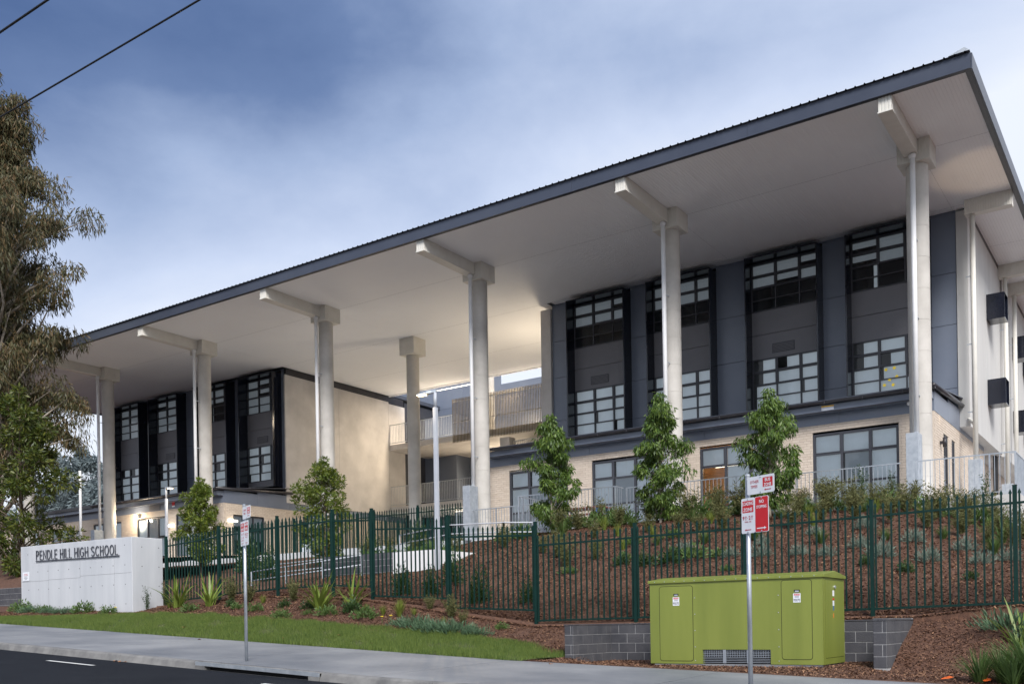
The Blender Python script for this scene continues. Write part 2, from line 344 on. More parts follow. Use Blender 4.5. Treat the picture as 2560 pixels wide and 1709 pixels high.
# footpath slabs
fp = thing('footpath', (-15, 13.5, zp(-15)), 'x', 'x'); del fp['label']; del fp['category']; struct(fp)
jx = [-60 + 0*i for i in range(0)]; jx = sorted([-10.7 - 4.3*i for i in range(13)] + [-10.7 + 4.3*i for i in range(1, 6)]); jx = [-400,-120] + jx + [60, 300]
for a, b in zip(jx[:-1], jx[1:]):
    m_ = MB(); a += .012; b -= .012; xs_ = np.linspace(a, b, 5)
    top = []
    for xx in xs_:
        m_.v += [(xx, 11.52, zp(xx)-.0995), (xx, 15.5, zp(xx)), (xx, 15.5, zp(xx)-.12), (xx, 11.52, zp(xx)-.22)]
    for i in range(4):
        o4 = i*4
        for p, q in ((0,1),(1,2),(2,3),(3,0)): m_.f.append((o4+p, o4+4+p, o4+4+q, o4+q))
    m_.f += [(0,1,2,3), (19,18,17,16)]
    m_.build('path_slab', 'path', fp)
struct(grid('joint_blackout', xr(-100, 60, 4), [11.52, 15.5], lambda x, y: zp(x) - .025*(15.5-y) - .06, 'black'))  # black sheet added under the slabs to keep light out of the joints
# kerb segments: back top, nosing, sloping face
kb = thing('kerb', (-15, 11.4, zp(-15)), 'x', 'x'); del kb['label']; del kb['category']; struct(kb)
INL = (-14.85, -11.65)
ks = [-400,-100,-60] + [round(INL[0]-2.35*i, 2) for i in range(16, -1, -1)]; segs = list(zip(ks[:-1], ks[1:])); ks = [INL[1] + 2.35*i for i in range(14)] + [80, 300]; segs += list(zip(ks[:-1], ks[1:]))
prof = [(11.51,-.10),(11.40,-.104),(11.375,-.112),(11.36,-.132),(11.315,-.262),(11.30,-.40),(11.51,-.40)]
for a, b in segs:
    m_ = MB(); a += .005; b -= .005; k = len(prof)
    for xx in (a, b): m_.v += [(xx, y, zp(xx)+z) for y, z in prof]
    for i in range(k): j = (i+1) % k; m_.f.append((i, i+k, j+k, j))
    m_.f += [tuple(reversed(range(k))), tuple(range(k, 2*k))]; m_.build('kerb_segment', 'kerb', kb)
# road sheet
rx = [-400,-200,-100] + xr(-60, 20, 4) + [60, 300]
rd = struct(grid('road', rx, [-300,-60,-20,0,6,10,11.35], lambda x, y: zp(x)-.245 + (.02*min(6, 11.35-y) if y > -20 else .12 - .02*0), 'road'))
for a in (-23.68,-17.68,-11.68,-5.68):
    m_ = MB()
    for i in range(4):
        x0 = a+1.5*i/4; x1 = a+1.5*(i+1)/4; zz = lambda x: zp(x)-.245+.02*(11.35-10.15)+.012
        m_.quad((x0,10.1,zz(x0)),(x1,10.1,zz(x1)),(x1,10.2,zz(x1)),(x0,10.2,zz(x0)))
    m_.build('lane_mark', 'line', rd)
# kerb inlet
xa, xb = INL; iz = lambda x: zp(x)
di = thing('storm_drain_inlet', ((xa+xb)/2, 11.5, iz(-13.2)-.3), 'galvanised steel lintel over a dark storm drain slot in the kerb', 'drain')
def sl_box(x0, x1, y0, y1, z0, z1):
    m_ = MB(); m_.box(0, 1, y0, y1, 0, 1); m_.v = [(x0+(x1-x0)*p[0], p[1], iz(x0+(x1-x0)*p[0]) + (z1 if p[2] else z0)) for p in m_.v]; return m_
sl_box(xa+.01, xb-.01, 11.325, 11.345, -.172, -.105).build('lintel', 'galv', di)
sl_box(xa+.01, xb-.01, 11.346, 11.50, -.118, -.106).build('cover_plate', 'kerb', di)
sl_box(xa+.01, xa+.26, 11.32, 11.50, -.40, -.174).build('end_block', 'kerb', di)
sl_box(xb-.26, xb-.01, 11.32, 11.50, -.40, -.174).build('end_block', 'kerb', di)
sl_box(xa+.01, xb-.01, 11.46, 11.50, -.42, -.12).build('pit_dark', 'black', di)  # black sheet stands in for the darkness inside the drain
sl_box(xa+.01, xb-.01, 11.25, 11.45, -.42, -.248).build('sill', 'kerb', di)
# leaf litter by the kerb and on the grass
lm = MB()
for i in range(7):
    a = i*2*math.pi/7; lm.v.append((math.cos(a)*.05*(1 if i % 2 else .55), math.sin(a)*.05*(1 if i % 2 else .55), .012*math.sin(i*2)))
lm.f.append(tuple(range(7))); lme = lm.mesh('fallen_leaf', 'litter')
spots = [(-22.6,11.28,0),(-22.4,11.25,0),(-17.2,11.26,0),(-17.05,11.22,0),(-16.9,11.27,0),(-17.3,15.7,1),(-14.6,15.8,1),(-21.4,16.0,1),(-12.2,15.75,1),(-16,16.2,1),(-9.6,15.2,2),(-19.6,15.1,2)]
for i, (x, y, k) in enumerate(spots):
    z = zp(x)-.245+.015 if k == 0 else (hgt(x, y)+.07 if k == 1 else zp(x)-.02*(15.5-y)+.008)
    where = ['lying in the road gutter', 'lying on the grass strip', 'lying on the concrete footpath'][k]
    tag(inst('fallen_leaf', lme, (x, y, z), rz=i*1.3, scale=.8+.15*(i % 4)), 'small dry brown leaf ' + where, 'leaf', 'dry leaves ' + where)
for i, (x, y) in enumerate([(-2.9,15.75),(-2.35,15.75),(-2.0,15.9)]):
    tag(inst('orange_tag', MB().add([(-.09,-.03,0),(.02,-.05,.01),(.1,0,.03),(.03,.05,.05),(-.06,.04,.02)], [(0,1,2,3,4)]).mesh('orange_tag','orange'), (x, y, hgt(x, y)+.04), rz=i), ['left','middle','right'][i] + ' of three orange scraps on bark right of the block wall', 'scrap')
# ------------------------------------------------------------------ fence
pk = MB().box(-.015,.015,-.015,.015,0,1.93)
pk.add([(-.015,-.015,1.93),(.015,-.015,1.93),(.015,.015,1.93),(-.015,.015,1.93),(-.028,-.008,1.955),(.028,-.008,1.955),(.028,.008,1.955),(-.028,.008,1.955),(0,0,2.03)],
       [(0,1,5,4),(1,2,6,5),(2,3,7,6),(3,0,4,7),(4,5,8),(5,6,8),(6,7,8),(7,4,8)])
pick_me = pk.mesh('picket', 'fence')
def fence(panels, Y, name, label, post=.068, step=.137, pm=pick_me, ph=2.0, bot=1.75, ext_post=None):
    """panels: (x0, x1, top rail z at x0, at x1); pickets hang on the rails"""
    t = thing(name, ((panels[0][0]+panels[-1][1])/2, Y, panels[0][2]-2), label, 'fence')
    posts = {}
    for a, b, z0, z1 in panels:
        for xx, zz in ((a, z0), (b, z1)): posts[xx] = (max(posts.get(xx, (-9,9))[0], zz), min(posts.get(xx, (-9,9))[1], zz))
        for dz in (0, -bot):
            MB().beam((a+post/2, Y, z0+dz), (b-post/2, Y, z1+dz), .036, .04).build('rail', 'fence', t)
        k = max(1, int(round((b-a-.1)/step)))
        for i in range(k):
            x = a + (b-a)*(i+.5)/k; inst('picket', pm, (x, Y-.001, z0+(z1-z0)*(i+.5)/k - ph + .225), t)
    for xx, (hi, lo) in posts.items():
        m_ = MB().box(xx-post/2, xx+post/2, Y-post/2, Y+post/2, lo-2.35, hi+.30); m_.box(xx-post/2-.004, xx+post/2+.004, Y-post/2-.004, Y+post/2+.004, hi+.30, hi+.315)
        m_.build('post', 'fence', t)
    return t
FP = [(-26.25,-23.7,2.65,2.78),(-23.7,-21.15,2.79,2.89),(-21.15,-18.96,2.9,2.91),(-18.96,-17.52,2.905,2.82),(-17.52,-14.97,2.58,2.44),(-14.97,-12.38,2.21,2.09),
      (-12.38,-9.78,1.845,1.87),(-9.78,-7.28,1.875,1.9),(-7.28,-4.78,1.90,1.95),(-4.78,-2.35,1.95,2.0),(-2.35,.1,2.0,2.05),(.1,2.55,2.05,2.1),(2.55,5.0,2.1,2.15)]
fence(FP, 19.0, 'palisade_fence', 'dark green steel picket fence running along the garden bed above the street')
# ------------------------------------------------------------------ block retaining walls
def block_run(t, axis, c0, c1, fixed, z0, rows, face, bl=.40, bh=.20, first=0, clip=None):
    """courses of blocks on one face; axis 'x' or 'y'; face = outward sign along the other axis. clip(c, z) hides buried blocks"""
    for r in range(rows):
        o = c0 - ((r+first) % 2)*bl/2
        while o < c1 - .01:
            a = max(o, c0); b = min(o+bl, c1); o += bl
            if b-a < .05: continue
            z = z0 + r*bh; lo, hi = (fixed, fixed+.035) if face < 0 else (fixed-.035, fixed)
            if clip and clip((a+b)/2, z+bh): continue
            g = .0065
            if axis == 'x': box('block', 'block', t, a+g, b-g, lo, hi, z+g, z+bh-g)
            else: box('block', 'block', t, lo, hi, a+g, b-g, z+g, z+bh-g)
rw = thing('retaining_wall', (-7.2, 18.7, -.85), 'low dark grey block retaining wall around the green electrical cabinet', 'wall')
box('mortar_core', 'mortar', rw, -10.19, -4.24, 18.606, 18.79, -1, -.025); block_run(rw, 'x', -10.2, -4.23, 18.6, -.82, 4, -1)
box('mortar_core', 'mortar', rw, -10.394, -10.198, 17.006, 18.79, -1, -.025); block_run(rw, 'y', 17.0, 18.598, -10.192, -.82, 4, 1); block_run(rw, 'x', -10.40, -10.194, 17.0, -.82, 4, -1, bl=.3)
box('mortar_core', 'mortar', rw, -4.224, -4.016, 16.806, 18.79, -1, .015); block_run(rw, 'y', 16.8, 18.85, -4.01, -.82, 4, 1, first=1); block_run(rw, 'x', -4.23, -4.012, 16.8, -.82, 4, -1, bl=.3)
block_run(rw, 'y', 16.8, 18.598, -4.232, -.82, 4, -1)
for a in ((-10.405,-4.0,18.59,18.80,-.022,.0),(-10.41,-10.185,16.99,18.588,-.022,.0),(-4.24,-4.003,16.79,18.588,-.02,.012)): box('capping', 'block', rw, *a)
lw_ = thing('block_wall', (-37, 18.4, .6), 'dark grey block garden wall left of the white sign wall', 'wall')
box('mortar_core', 'mortar', lw_, -46, -32.75, 18.306, 18.5, .4, 1.6); block_run(lw_, 'x', -44.8, -32.74, 18.3, .6, 5, -1)
# mulch heaped behind that wall
struct(grid('mulch_bed_upper', xr(-60, -32.7, .6), [18.45, 20, 22, 25, 29], lambda x, y: float(np.interp(y, [18.45,20,22,25,29], [1.56,2.1,2.7,3.0,3.25])) + (max(0, -46-x)*.15) + lump(x, y), 'mulch'))
# ------------------------------------------------------------------ white sign wall
sw = thing('sign_wall', (-29.5, 18.4, .6), 'pale concrete wall carrying the school name in raised dark letters', 'wall')
m_ = MB()
m_.v = [(-32.75,17.9,.3),(-26.42,17.9,.3),(-26.42,19.0,.3),(-32.75,19.0,.3),(-32.75,17.9,2.945),(-26.42,17.9,2.90),(-26.42,19.0,2.90),(-32.75,19.0,2.945)]
m_.f = [(0,3,2,1),(4,5,6,7),(0,1,5,4),(1,2,6,5),(2,3,7,6),(3,0,4,7)]
o = m_.build('wall_body', 'concw', sw); md = o.modifiers.new('bevel', 'BEVEL'); md.width = .015; md.segments = 2
hole = MB().tube([(0,0,0),(0,-.004,0)], .017, 10).mesh('tie_hole', 'tie')
for z, xs_ in ((2.66, (-32.3,-31.7,-31.06,-30.46,-29.86,-29.24,-28.6,-28.0,-27.4,-26.78)), (2.05, [-31.69+.614*i for i in range(9)]), (1.45, [-32.27+.612*i for i in range(10)]), (.85, [-31.65+.612*i for i in range(9)])):
    for xx in xs_: inst('tie_hole', hole, (xx, 17.899, z), sw)
hole2 = MB().tube([(0,0,0),(.004,0,0)], .017, 10).mesh('tie_hole', 'tie')
for yy in (18.25, 18.85):
    for z in (2.6, 2.0, 1.4): inst('tie_hole', hole2, (-26.419, yy, z), sw)
for a in ((-32.7,-31.05,17.8975,17.8985,1.735,1.741),(-31.05,-29.2,17.8975,17.8985,1.752,1.758),(-29.2,-26.45,17.8975,17.8985,1.80,1.806),(-31.05,-31.046,17.8975,17.8985,.62,2.25),(-29.2,-29.196,17.8975,17.8985,1.75,2.4),(-27.33,-27.326,17.8975,17.8985,.62,2.4)):
    box('panel_joint', 'tie', sw, *a)
# thin condensed capitals drawn as bent metal strips (unit height 1, each glyph: width, polylines)
def arc(cx_, cz_, rx_, rz_, a0, a1, n=10): return [(cx_+rx_*math.cos(math.radians(a0+(a1-a0)*i/n)), cz_+rz_*math.sin(math.radians(a0+(a1-a0)*i/n))) for i in range(n+1)]
GL = dict(P=(.52, [[(0,0),(0,1)], [(0,1),(.28,1)] + arc(.28,.76,.22,.24,90,-90) + [(0,.52)]]), E=(.46, [[(0,0),(0,1)], [(0,1),(.44,1)], [(0,.53),(.40,.53)], [(0,0),(.46,0)]]),
 N=(.60, [[(0,0),(0,1),(.58,0),(.58,1)]]), D=(.58, [[(0,0),(0,1)], [(0,1),(.24,1)] + arc(.24,.5,.34,.5,90,-90,14) + [(0,0)]]), L=(.42, [[(0,1),(0,0),(.42,0)]]), H=(.58, [[(0,0),(0,1)], [(.56,0),(.56,1)], [(0,.52),(.56,.52)]]),
 I=(.0, [[(0,0),(0,1)]]), G=(.66, [arc(.34,.5,.34,.5,50,330,18) + [(.64,.25),(.64,.46),(.38,.46)]]), C=(.62, [arc(.34,.5,.34,.5,50,310,18)]), O=(.70, [arc(.35,.5,.35,.5,0,360,24)]),
 S=(.54, [arc(.27,.745,.26,.255,40,210,10) + [(.08,.60),(.27,.51),(.46,.42)] + arc(.27,.255,.27,.255,35,-145,10)]))
def glyph(ch, hgt_, sw_=.024, th=.018):
    w_, lines = GL[ch]; q = MB()
    for ln_ in lines:
        P = [Vector((x*hgt_*SXL, 0, z*hgt_)) for x, z in ln_]; n = len(P); Lf = []; Rf = []
        for i in range(n):
            d = (P[min(i+1, n-1)]-P[max(i-1, 0)]).normalized(); nn = Vector((-d.z, 0, d.x)); ex = d*(sw_/2 if i == n-1 else (-sw_/2 if i == 0 else 0)); Lf.append(P[i]+nn*sw_/2+ex); Rf.append(P[i]-nn*sw_/2+ex)
        for y in (0, th): q.v += [tuple(v+Vector((0,y,0))) for v in Lf+Rf]
        o_ = len(q.v)-4*n
        for i in range(n-1):
            a, b, c, d = i, i+1, n+i+1, n+i; q.f += [(o_+a,o_+b,o_+c,o_+d), (o_+2*n+d,o_+2*n+c,o_+2*n+b,o_+2*n+a), (o_+a,o_+2*n+a,o_+2*n+b,o_+b), (o_+d,o_+c,o_+2*n+c,o_+2*n+d)]
        q.f += [(o_,o_+n,o_+3*n,o_+2*n), (o_+n-1,o_+3*n-1,o_+4*n-1,o_+2*n-1)]
    return q
txt = 'PENDLE HILL HIGH SCHOOL'; LH, GAP, SP = .295, .30, .42; SXL = 1
tot = sum((SP if c == ' ' else GL[c][0]+GAP) for c in txt) - GAP; SXL = 4.60/(tot*LH)
xo = 0
for ch in txt:
    if ch == ' ': xo += SP*LH*SXL; continue
    X_ = -31.72+xo; zb_ = 2.452 - .0128*xo; g_ = glyph(ch, LH); g_.v = [(v[0]+X_, v[1]+17.862, v[2]+zb_) for v in g_.v]; g_.build('letter', 'letter', sw); xo += (GL[ch][0]+GAP)*LH*SXL
MB().beam((-31.76, 17.87, 2.405), (-27.02, 17.87, 2.345), .018, .03).build('letter_rail', 'letter', sw)
nb = thing('notice_board', (-32.42, 17.88, 1.78), 'small white notice with red print on the left edge of the sign wall', 'notice')
box('board', 'signw', nb, -32.62, -32.22, 17.885, 17.895, 1.77, 2.07)
for i, (c_, hw) in enumerate((('redink', .11), ('redink', .13), ('ink', .09), ('ink', .11), ('ink', .07))):
    box('print_line', c_, nb, -32.42-hw, -32.42+hw, 17.8835, 17.8848, 1.995-.045*i, 2.008-.045*i)
# ------------------------------------------------------------------ green electrical cabinet
kc = thing('electrical_cabinet', (-6.62, 17.2, -.8), 'lime green steel electrical cabinet standing in the bark beside the footpath', 'cabinet')
X0, X1, Y0, Y1, KB, KT = -8.25, -5.0, 16.6, 17.88, -.76, .735
b = MB()                                        # body with a vent notch cut in the front
b.v = [(X0,Y0,KB),(-7.2,Y0,KB),(-7.2,Y0,-.50),(-5.92,Y0,-.50),(-5.92,Y0,KB),(X1,Y0,KB),(X1,Y0,KT),(X0,Y0,KT),
       (X0,Y1,KB),(X1,Y1,KB),(X1,Y1,KT),(X0,Y1,KT),(-7.2,Y0+.12,KB),(-7.2,Y0+.12,-.50),(-5.92,Y0+.12,-.50),(-5.92,Y0+.12,KB)]
b.f = [(0,1,2,7),(2,3,6,7),(3,4,5,6),(5,9,10,6),(9,8,11,10),(8,0,7,11),(7,6,10,11),(2,1,12,13),(3,2,13,14),(4,3,14,15)]
b.build('body', 'kiosk', kc)
box('vent_void', 'black', kc, -7.2, -5.92, Y0+.119, Y0+.121, KB, -.5)
lid = MB(); e1 = .03
lid.v = [(X0-e1,Y0-e1,KT),(X1+e1,Y0-e1,KT),(X1+e1,Y1+e1,KT),(X0-e1,Y1+e1,KT),(X0-e1,Y0-e1,KT+.055),(X1+e1,Y0-e1,KT+.055),(X1+e1,Y1+e1,KT+.055),(X0-e1,Y1+e1,KT+.055),(X0-e1,17.24,KT+.13),(X1+e1,17.24,KT+.13)]
lid.f = [(0,3,2,1),(0,1,5,4),(2,3,7,6),(4,5,9,8),(6,7,8,9),(1,2,6,9,5),(3,0,4,8,7)]
o = lid.build('lid', 'kiosk', kc); md = o.modifiers.new('bevel', 'BEVEL'); md.width = .008; md.segments = 2
def rrect(x0, x1, z0, z1, r, n=5):
    p = []
    for cx_, cz_, a0 in ((x1-r, z1-r, 0), (x0+r, z1-r, 90), (x0+r, z0+r, 180), (x1-r, z0+r, 270)):
        for i in range(n+1): a = math.radians(a0+90*i/n); p.append((cx_+r*math.cos(a), cz_+r*math.sin(a)))
    return p
def plate(name, m, parent, pts, y0, y1):
    """rounded plate in the XZ plane from y0 (front) to y1"""
    n = len(pts); m_ = MB(); m_.v = [(x, y0, z) for x, z in pts] + [(x, y1, z) for x, z in pts]; m_.f = [tuple(reversed(range(n))), tuple(range(n, 2*n))] + [(i, (i+1) % n, (i+1) % n+n, i+n) for i in range(n)]
    return m_.build(name, m, parent)
for (a, b_, c, d_, lx) in ((-8.045,-7.385,-.705,.67,-7.71), (-5.71,-5.19,-.665,.70,-5.44)):
    plate('door_seam', 'kgap', kc, rrect(a-.012, b_+.012, c-.012, d_+.012, .055), Y0-.0015, Y0+.001)
    dr = plate('door', 'kiosk', kc, rrect(a, b_, c, d_, .045), Y0-.006, Y0)
    box('handle_recess', 'black', dr, lx-.05, lx+.05, Y0-.0075, Y0-.006, .50, .535); box('handle', 'galvd', dr, lx-.03, lx+.035, Y0-.016, Y0-.0078, .493, .52)
    lb = box('label', 'signw', dr, lx-.065, lx+.065, Y0-.0085, Y0-.0062, .315, .472)
    box('label_band', 'red', dr, lx-.05, lx+.05, Y0-.0095, Y0-.0087, .435, .462)
    for q0 in (.418, .402): box('label_print', 'ink', dr, lx-.04, lx+.04, Y0-.0095, Y0-.0087, q0, q0+.006)
    for t_, sz, zz, mm in (('DANGER', .022, .440, 'signw'), ('95070', .062, .335, 'ink')):
        q = inst('label_print', text_mesh(t_, sz, .0004, .0004 if sz > .05 else 0, .75 if sz > .05 else 1, mm, 'CENTER'), (lx, Y0-.0105, zz), dr); q.rotation_euler = (math.pi/2, 0, 0)
MB().add([(X1+.001,16.74,-.655),(X1+.001,17.82,-.655),(X1+.001,17.82,.70),(X1+.001,16.74,.70)], [(0,1,2,3)]).build('door_seam', 'kgap', kc)
sdr = box('side_door', 'kiosk', kc, X1+.001, X1+.006, 16.747, 17.813, -.648, .693)
for a in ((.20,.50,.60,'white',.05),(.30,.33,.42,'signw',.045),(.30,.43,.465,'red',.045),(.30,.25,.33,'bluep',.03),(.31,.12,.2,'orange',.012)):
    box('side_label', a[3], sdr, X1+.0065, X1+.008, 17.2-a[4], 17.2+a[4], a[1]-.08, a[2]-.08)
MB().tube([(X1+.006,17.27,.58),(X1+.03,17.27,.58)], .03, 10).build('side_lock', 'galv', sdr)
for i in range(8):
    z = -.735 + i*.031; box('grille_bar', 'grille', kc, -7.2, -5.925, Y0+.02, Y0+.028, z, z+.009)
for i in range(29):
    x = -7.17+i*.044; box('grille_bar', 'grille', kc, x, x+.010, Y0+.03, Y0+.038, -.645, -.50)
for x in (-6.78,-6.33): box('grille_mullion', 'grille', kc, x-.03, x+.03, Y0+.005, Y0+.018, -.745, -.5)
bolt = MB().tube([(0,0,0),(0,-.006,0)], .009, 8).mesh('bolt', 'galvd')
for x in (-7.34,-5.77):
    for z in (.45,.15,-.15,-.45,-.70): inst('bolt', bolt, (x, Y0-.001, z), kc)
for i in range(16): inst('bolt', bolt, (X0+.12+i*.2, Y0-e1-.001, KT+.03), kc)
box('plinth', 'path', kc, X0+.08, X1-.02, Y0+.01, Y1, -1, KB-.002)
# ------------------------------------------------------------------ parking signs
def sign_post(base, topz, name, label, sets):
    bx_, by_, bz_ = base; t = thing(name, base, label, 'road sign')
    MB().tube([(bx_,by_,bz_-.1),(bx_,by_,topz)], .030, 16).build('pole', 'galv', t, True)
    MB().tube([(bx_,by_,topz),(bx_,by_,topz+.02),(bx_,by_,topz+.03)], [.034,.034,.02], 16).build('pole_cap', 'galv', t)
    dx, dy = .923, -.386                     # plate runs along this direction (to the right), faces the street
    ang = math.atan2(dy, dx)
    for kind, off, zt in sets:
        w_, h_ = (.45, .225) if kind == 'OT' else (.225, .45)
        nx, ny = dy, -dx                      # outward normal towards the street
        ox = bx_ + dx*off + nx*.038; oy = by_ + dy*off + ny*.038
        pl = bpy.data.objects.new('sign_plate', None)
        pts = rrect(0, w_, -h_, 0, .02); n = len(pts)
        m_ = MB(); m_.v = [(x, -.002, z) for x, z in pts] + [(x, .002, z) for x, z in pts]; m_.f = [tuple(range(n))[::-1], tuple(range(n, 2*n))] + [(i, (i+1) % n, (i+1) % n+n, i+n) for i in range(n)]
        o = inst('sign_plate', m_.mesh('sign_plate', 'signw'), (ox, oy, zt), t, rz=ang)
        def sub(nm, me, x, z, y=-.0035, rx=0):
            q = bpy.data.objects.new(nm, me); COL.objects.link(q); q.parent = o; q.location = (x, y, z); q.rotation_euler = (rx, 0, 0); return q
        def panel(x0, x1, z0, z1, m, r=.008, y=-.003):
            p = rrect(x0, x1, z0, z1, r, 3); k = len(p); mm = MB(); mm.v = [(x, 0, z) for x, z in p]; mm.f = [tuple(range(k))[::-1]]; return sub('sign_panel', mm.mesh('sign_panel', m), 0, 0, y)
        def tx(s_, size, x, z, m, sx_=1, off_=0): return sub('sign_print', text_mesh(s_, size, .0004, off_, sx_, m, 'CENTER'), x, z, -.0042, math.pi/2)
        def arrow(x0, x1, z, m, h=.012):
            s_ = 1 if x1 > x0 else -1; mm = MB(); mm.v = [(x0,0,z-h/2.6),(x1-s_*h*2.2,0,z-h/2.6),(x1-s_*h*2.2,0,z-h*1.1),(x1,0,z),(x1-s_*h*2.2,0,z+h*1.1),(x1-s_*h*2.2,0,z+h/2.6),(x0,0,z+h/2.6)]
            mm.f = [tuple(range(7)) if s_ > 0 else tuple(range(7))[::-1]]; return sub('sign_print', mm.mesh('arrow', m), 0, 0, -.0042)
        if kind == 'OT':
            tx('OTHER', .050, .125, -.085, 'redink', .9); tx('TIMES', .050, .118, -.145, 'redink', .9)
            panel(.262, .425, -.150, -.032, 'red'); tx('BUS', .056, .343, -.082, 'signw', .95, .001); tx('ZONE', .056, .343, -.142, 'signw', .78, .001); arrow(.40, .285, -.185, 'redink')
        elif kind == 'NS':
            panel(.006, .219, -.444, -.006, 'red', .016); tx('NO', .058, .112, -.085, 'signw', .85, .001); tx('STOPPING', .050, .112, -.148, 'signw', .72, .001); arrow(.03, .19, -.40, 'signw', .017)
        else:
            a1, a2 = ('LOADING', 'ZONE') if kind == 'LZ' else ('BUS', 'ZONE')
            panel(.018, .207, -.185, -.035, 'red'); tx(a1, .062, .112, -.092, 'signw', .68 if kind == 'LZ' else 1, .001); tx(a2, .062, .112, -.168, 'signw', .9, .001)
            if kind == 'LZ':
                tx('9', .066, .035, -.275, 'redink', 1, .001); tx('30', .034, .075, -.252, 'redink'); tx('AM', .018, .075, -.276, 'redink'); tx('-', .06, .108, -.270, 'redink'); tx('2', .066, .140, -.275, 'redink', 1, .001); tx('30', .034, .180, -.252, 'redink'); tx('PM', .018, .180, -.276, 'redink'); tx('MON - FRI', .024, .112, -.310, 'redink')
            else:
                tx('8 - 9', .06, .112, -.255, 'redink'); tx('30', .026, .165, -.235, 'redink'); tx('2 - 4', .06, .112, -.325, 'redink'); tx('30', .026, .165, -.305, 'redink'); tx('SCHOOL DAYS', .022, .112, -.358, 'redink', .85)
            arrow(.165, .055, -.405, 'redink')
        for z in (-.018, -h_+.018): sub('sign_bolt', bolt, w_/2, z, -.002)
        for z in (-h_*.3, -h_*.7):
            br = MB().box(-.02+.0, .02, .002, .02, z-.009, z+.012); sub('bracket', br.mesh('bracket', 'galvd'), -off if 0 < -off < w_ else .02, 0, 0)
    return t
pz_ = lambda x, y: zp(x) - .025*(15.5-y)
sign_post((-4.55, 12.0, pz_(-4.55, 12)), 1.86, 'parking_sign', 'nearer galvanised sign pole with loading zone and red no stopping plates', [('OT', .03, 1.835), ('LZ', -.075, 1.575), ('NS', .155, 1.575)])
sign_post((-14.2, 11.97, pz_(-14.2, 11.97)), 2.28, 'parking_sign', 'farther galvanised sign pole with bus zone plates by the drain inlet', [('OT', .03, 2.245), ('BZ', -.105, 1.985), ('LZ', .125, 1.985)])
# ------------------------------------------------------------------ the school building
BL = thing('school_building', (-31, 36, 3.3), 'long three storey school with a huge white roof canopy on round concrete columns', 'building')
YU, YB, ZS, ZF = 36.67, 32.3, 14.16, 3.3
XC = [-6.31,-14.37,-22.62,-31.1,-39.5,-47.6,-55.6]
# roof: hidden opaque slab added to block light, fascias, ribbed sheet
rf = box('roof', 'roofs', BL, -57.8, -4.25, 27.4, 44.8, 14.22, 14.44)
box('roof_slab', 'roofs', rf, -57.8, -39.9, 44.8, 62, 14.22, 14.44); box('roof_slab', 'roofs', rf, -22.75, -4.25, 44.8, 62, 14.22, 14.44)
fy = [-57.86 + 53.62*i/9 for i in range(10)]
for a, b in zip(fy[:-1], fy[1:]): box('fascia_panel', 'fascia', rf, a+.003, b-.003, 27.30, 27.34, 14.10, 14.50)
for a, b in zip([27.34,33,39,45,51],[33,39,45,51,62]): box('fascia_panel', 'fascia', rf, -4.24, -4.20, a+.003, b-.003, 14.10, 14.50)
box('fascia_panel', 'fascia', rf, -57.86, -57.82, 27.345, 62, 14.10, 14.50)
box('fascia_return', 'gutter', rf, -57.8, -4.245, 27.345, 27.46, 14.10, 14.125); box('fascia_return', 'gutter', rf, -4.38, -4.245, 27.465, 62, 14.10, 14.125)
m_ = MB(); xx = -57.8; V = []
while xx < -4.4:
    V += [(xx, 0), (xx+.17, 0), (xx+.188, .032), (xx+.212, .032), (xx+.23, 0)]; xx += .25
V.append((-4.25, 0)); n = len(V)
for y in (27.22, 44.95):
    m_.v += [(x, y, 14.505+z + (y-27.2)*.004) for x, z in V]
m_.f = [(i, i+1, n+i+1, n+i) for i in range(n-1)]
m_.build('roof_sheet', 'roofs', rf)
MB().add([(-4.75,27.23,14.53),(-4.24,27.23,14.53),(-4.24,62,14.7),(-4.75,62,14.7),(-4.36,27.23,14.64),(-4.36,62,14.8)], [(0,1,4),(1,2,5,4),(0,4,5,3),(2,3,5)]).build('barge_capping', 'galvd', rf)
# ribbed soffit panels
def soffit_panel(x0, x1, y0, y1, z=ZS):
    m_ = MB(); P = []; k = int((x1-x0)/.095)
    for i in range(k):
        a = x0 + (x1-x0)*i/k; w_ = (x1-x0)/k; P += [(a, 0), (a+w_-.022, 0), (a+w_-.016, .006), (a+w_-.006, .006)]
    P.append((x1, 0)); n = len(P)
    for y in (y0, y1): m_.v += [(x, y, z+dz) for x, dz in P]
    m_.f = [(n+i, n+i+1, i+1, i) for i in range(n-1)]; m_.build('soffit_panel', 'soffit', BL)
sxs = [-57.82] + [c for c in reversed(XC)] + [-4.38]
for a, b in zip(sxs[:-1], sxs[1:]):
    soffit_panel(a+.002, b-.002, 27.46, 31.345); soffit_panel(a+.002, b-.002, 31.355, 36.3); 
    soffit_panel(a+.002, b-.002, 36.31, 36.9) if b < -39.6 or a > -23 else None
for a, b in ((-39.8,-31.1),(-31.1,-22.85)):
    soffit_panel(a+.002, b-.002, 36.31, 41.05); soffit_panel(a+.002, b-.002, 41.06, 44.87)
for a, b in ((36.91,41.05),(41.06,46),(46.01,52),(52.01,62)): soffit_panel(-5.85, -4.38, a, b)
box('soffit_edge', 'soffit', BL, -39.8, -22.85, 44.87, 44.95, 14.1, 14.22)
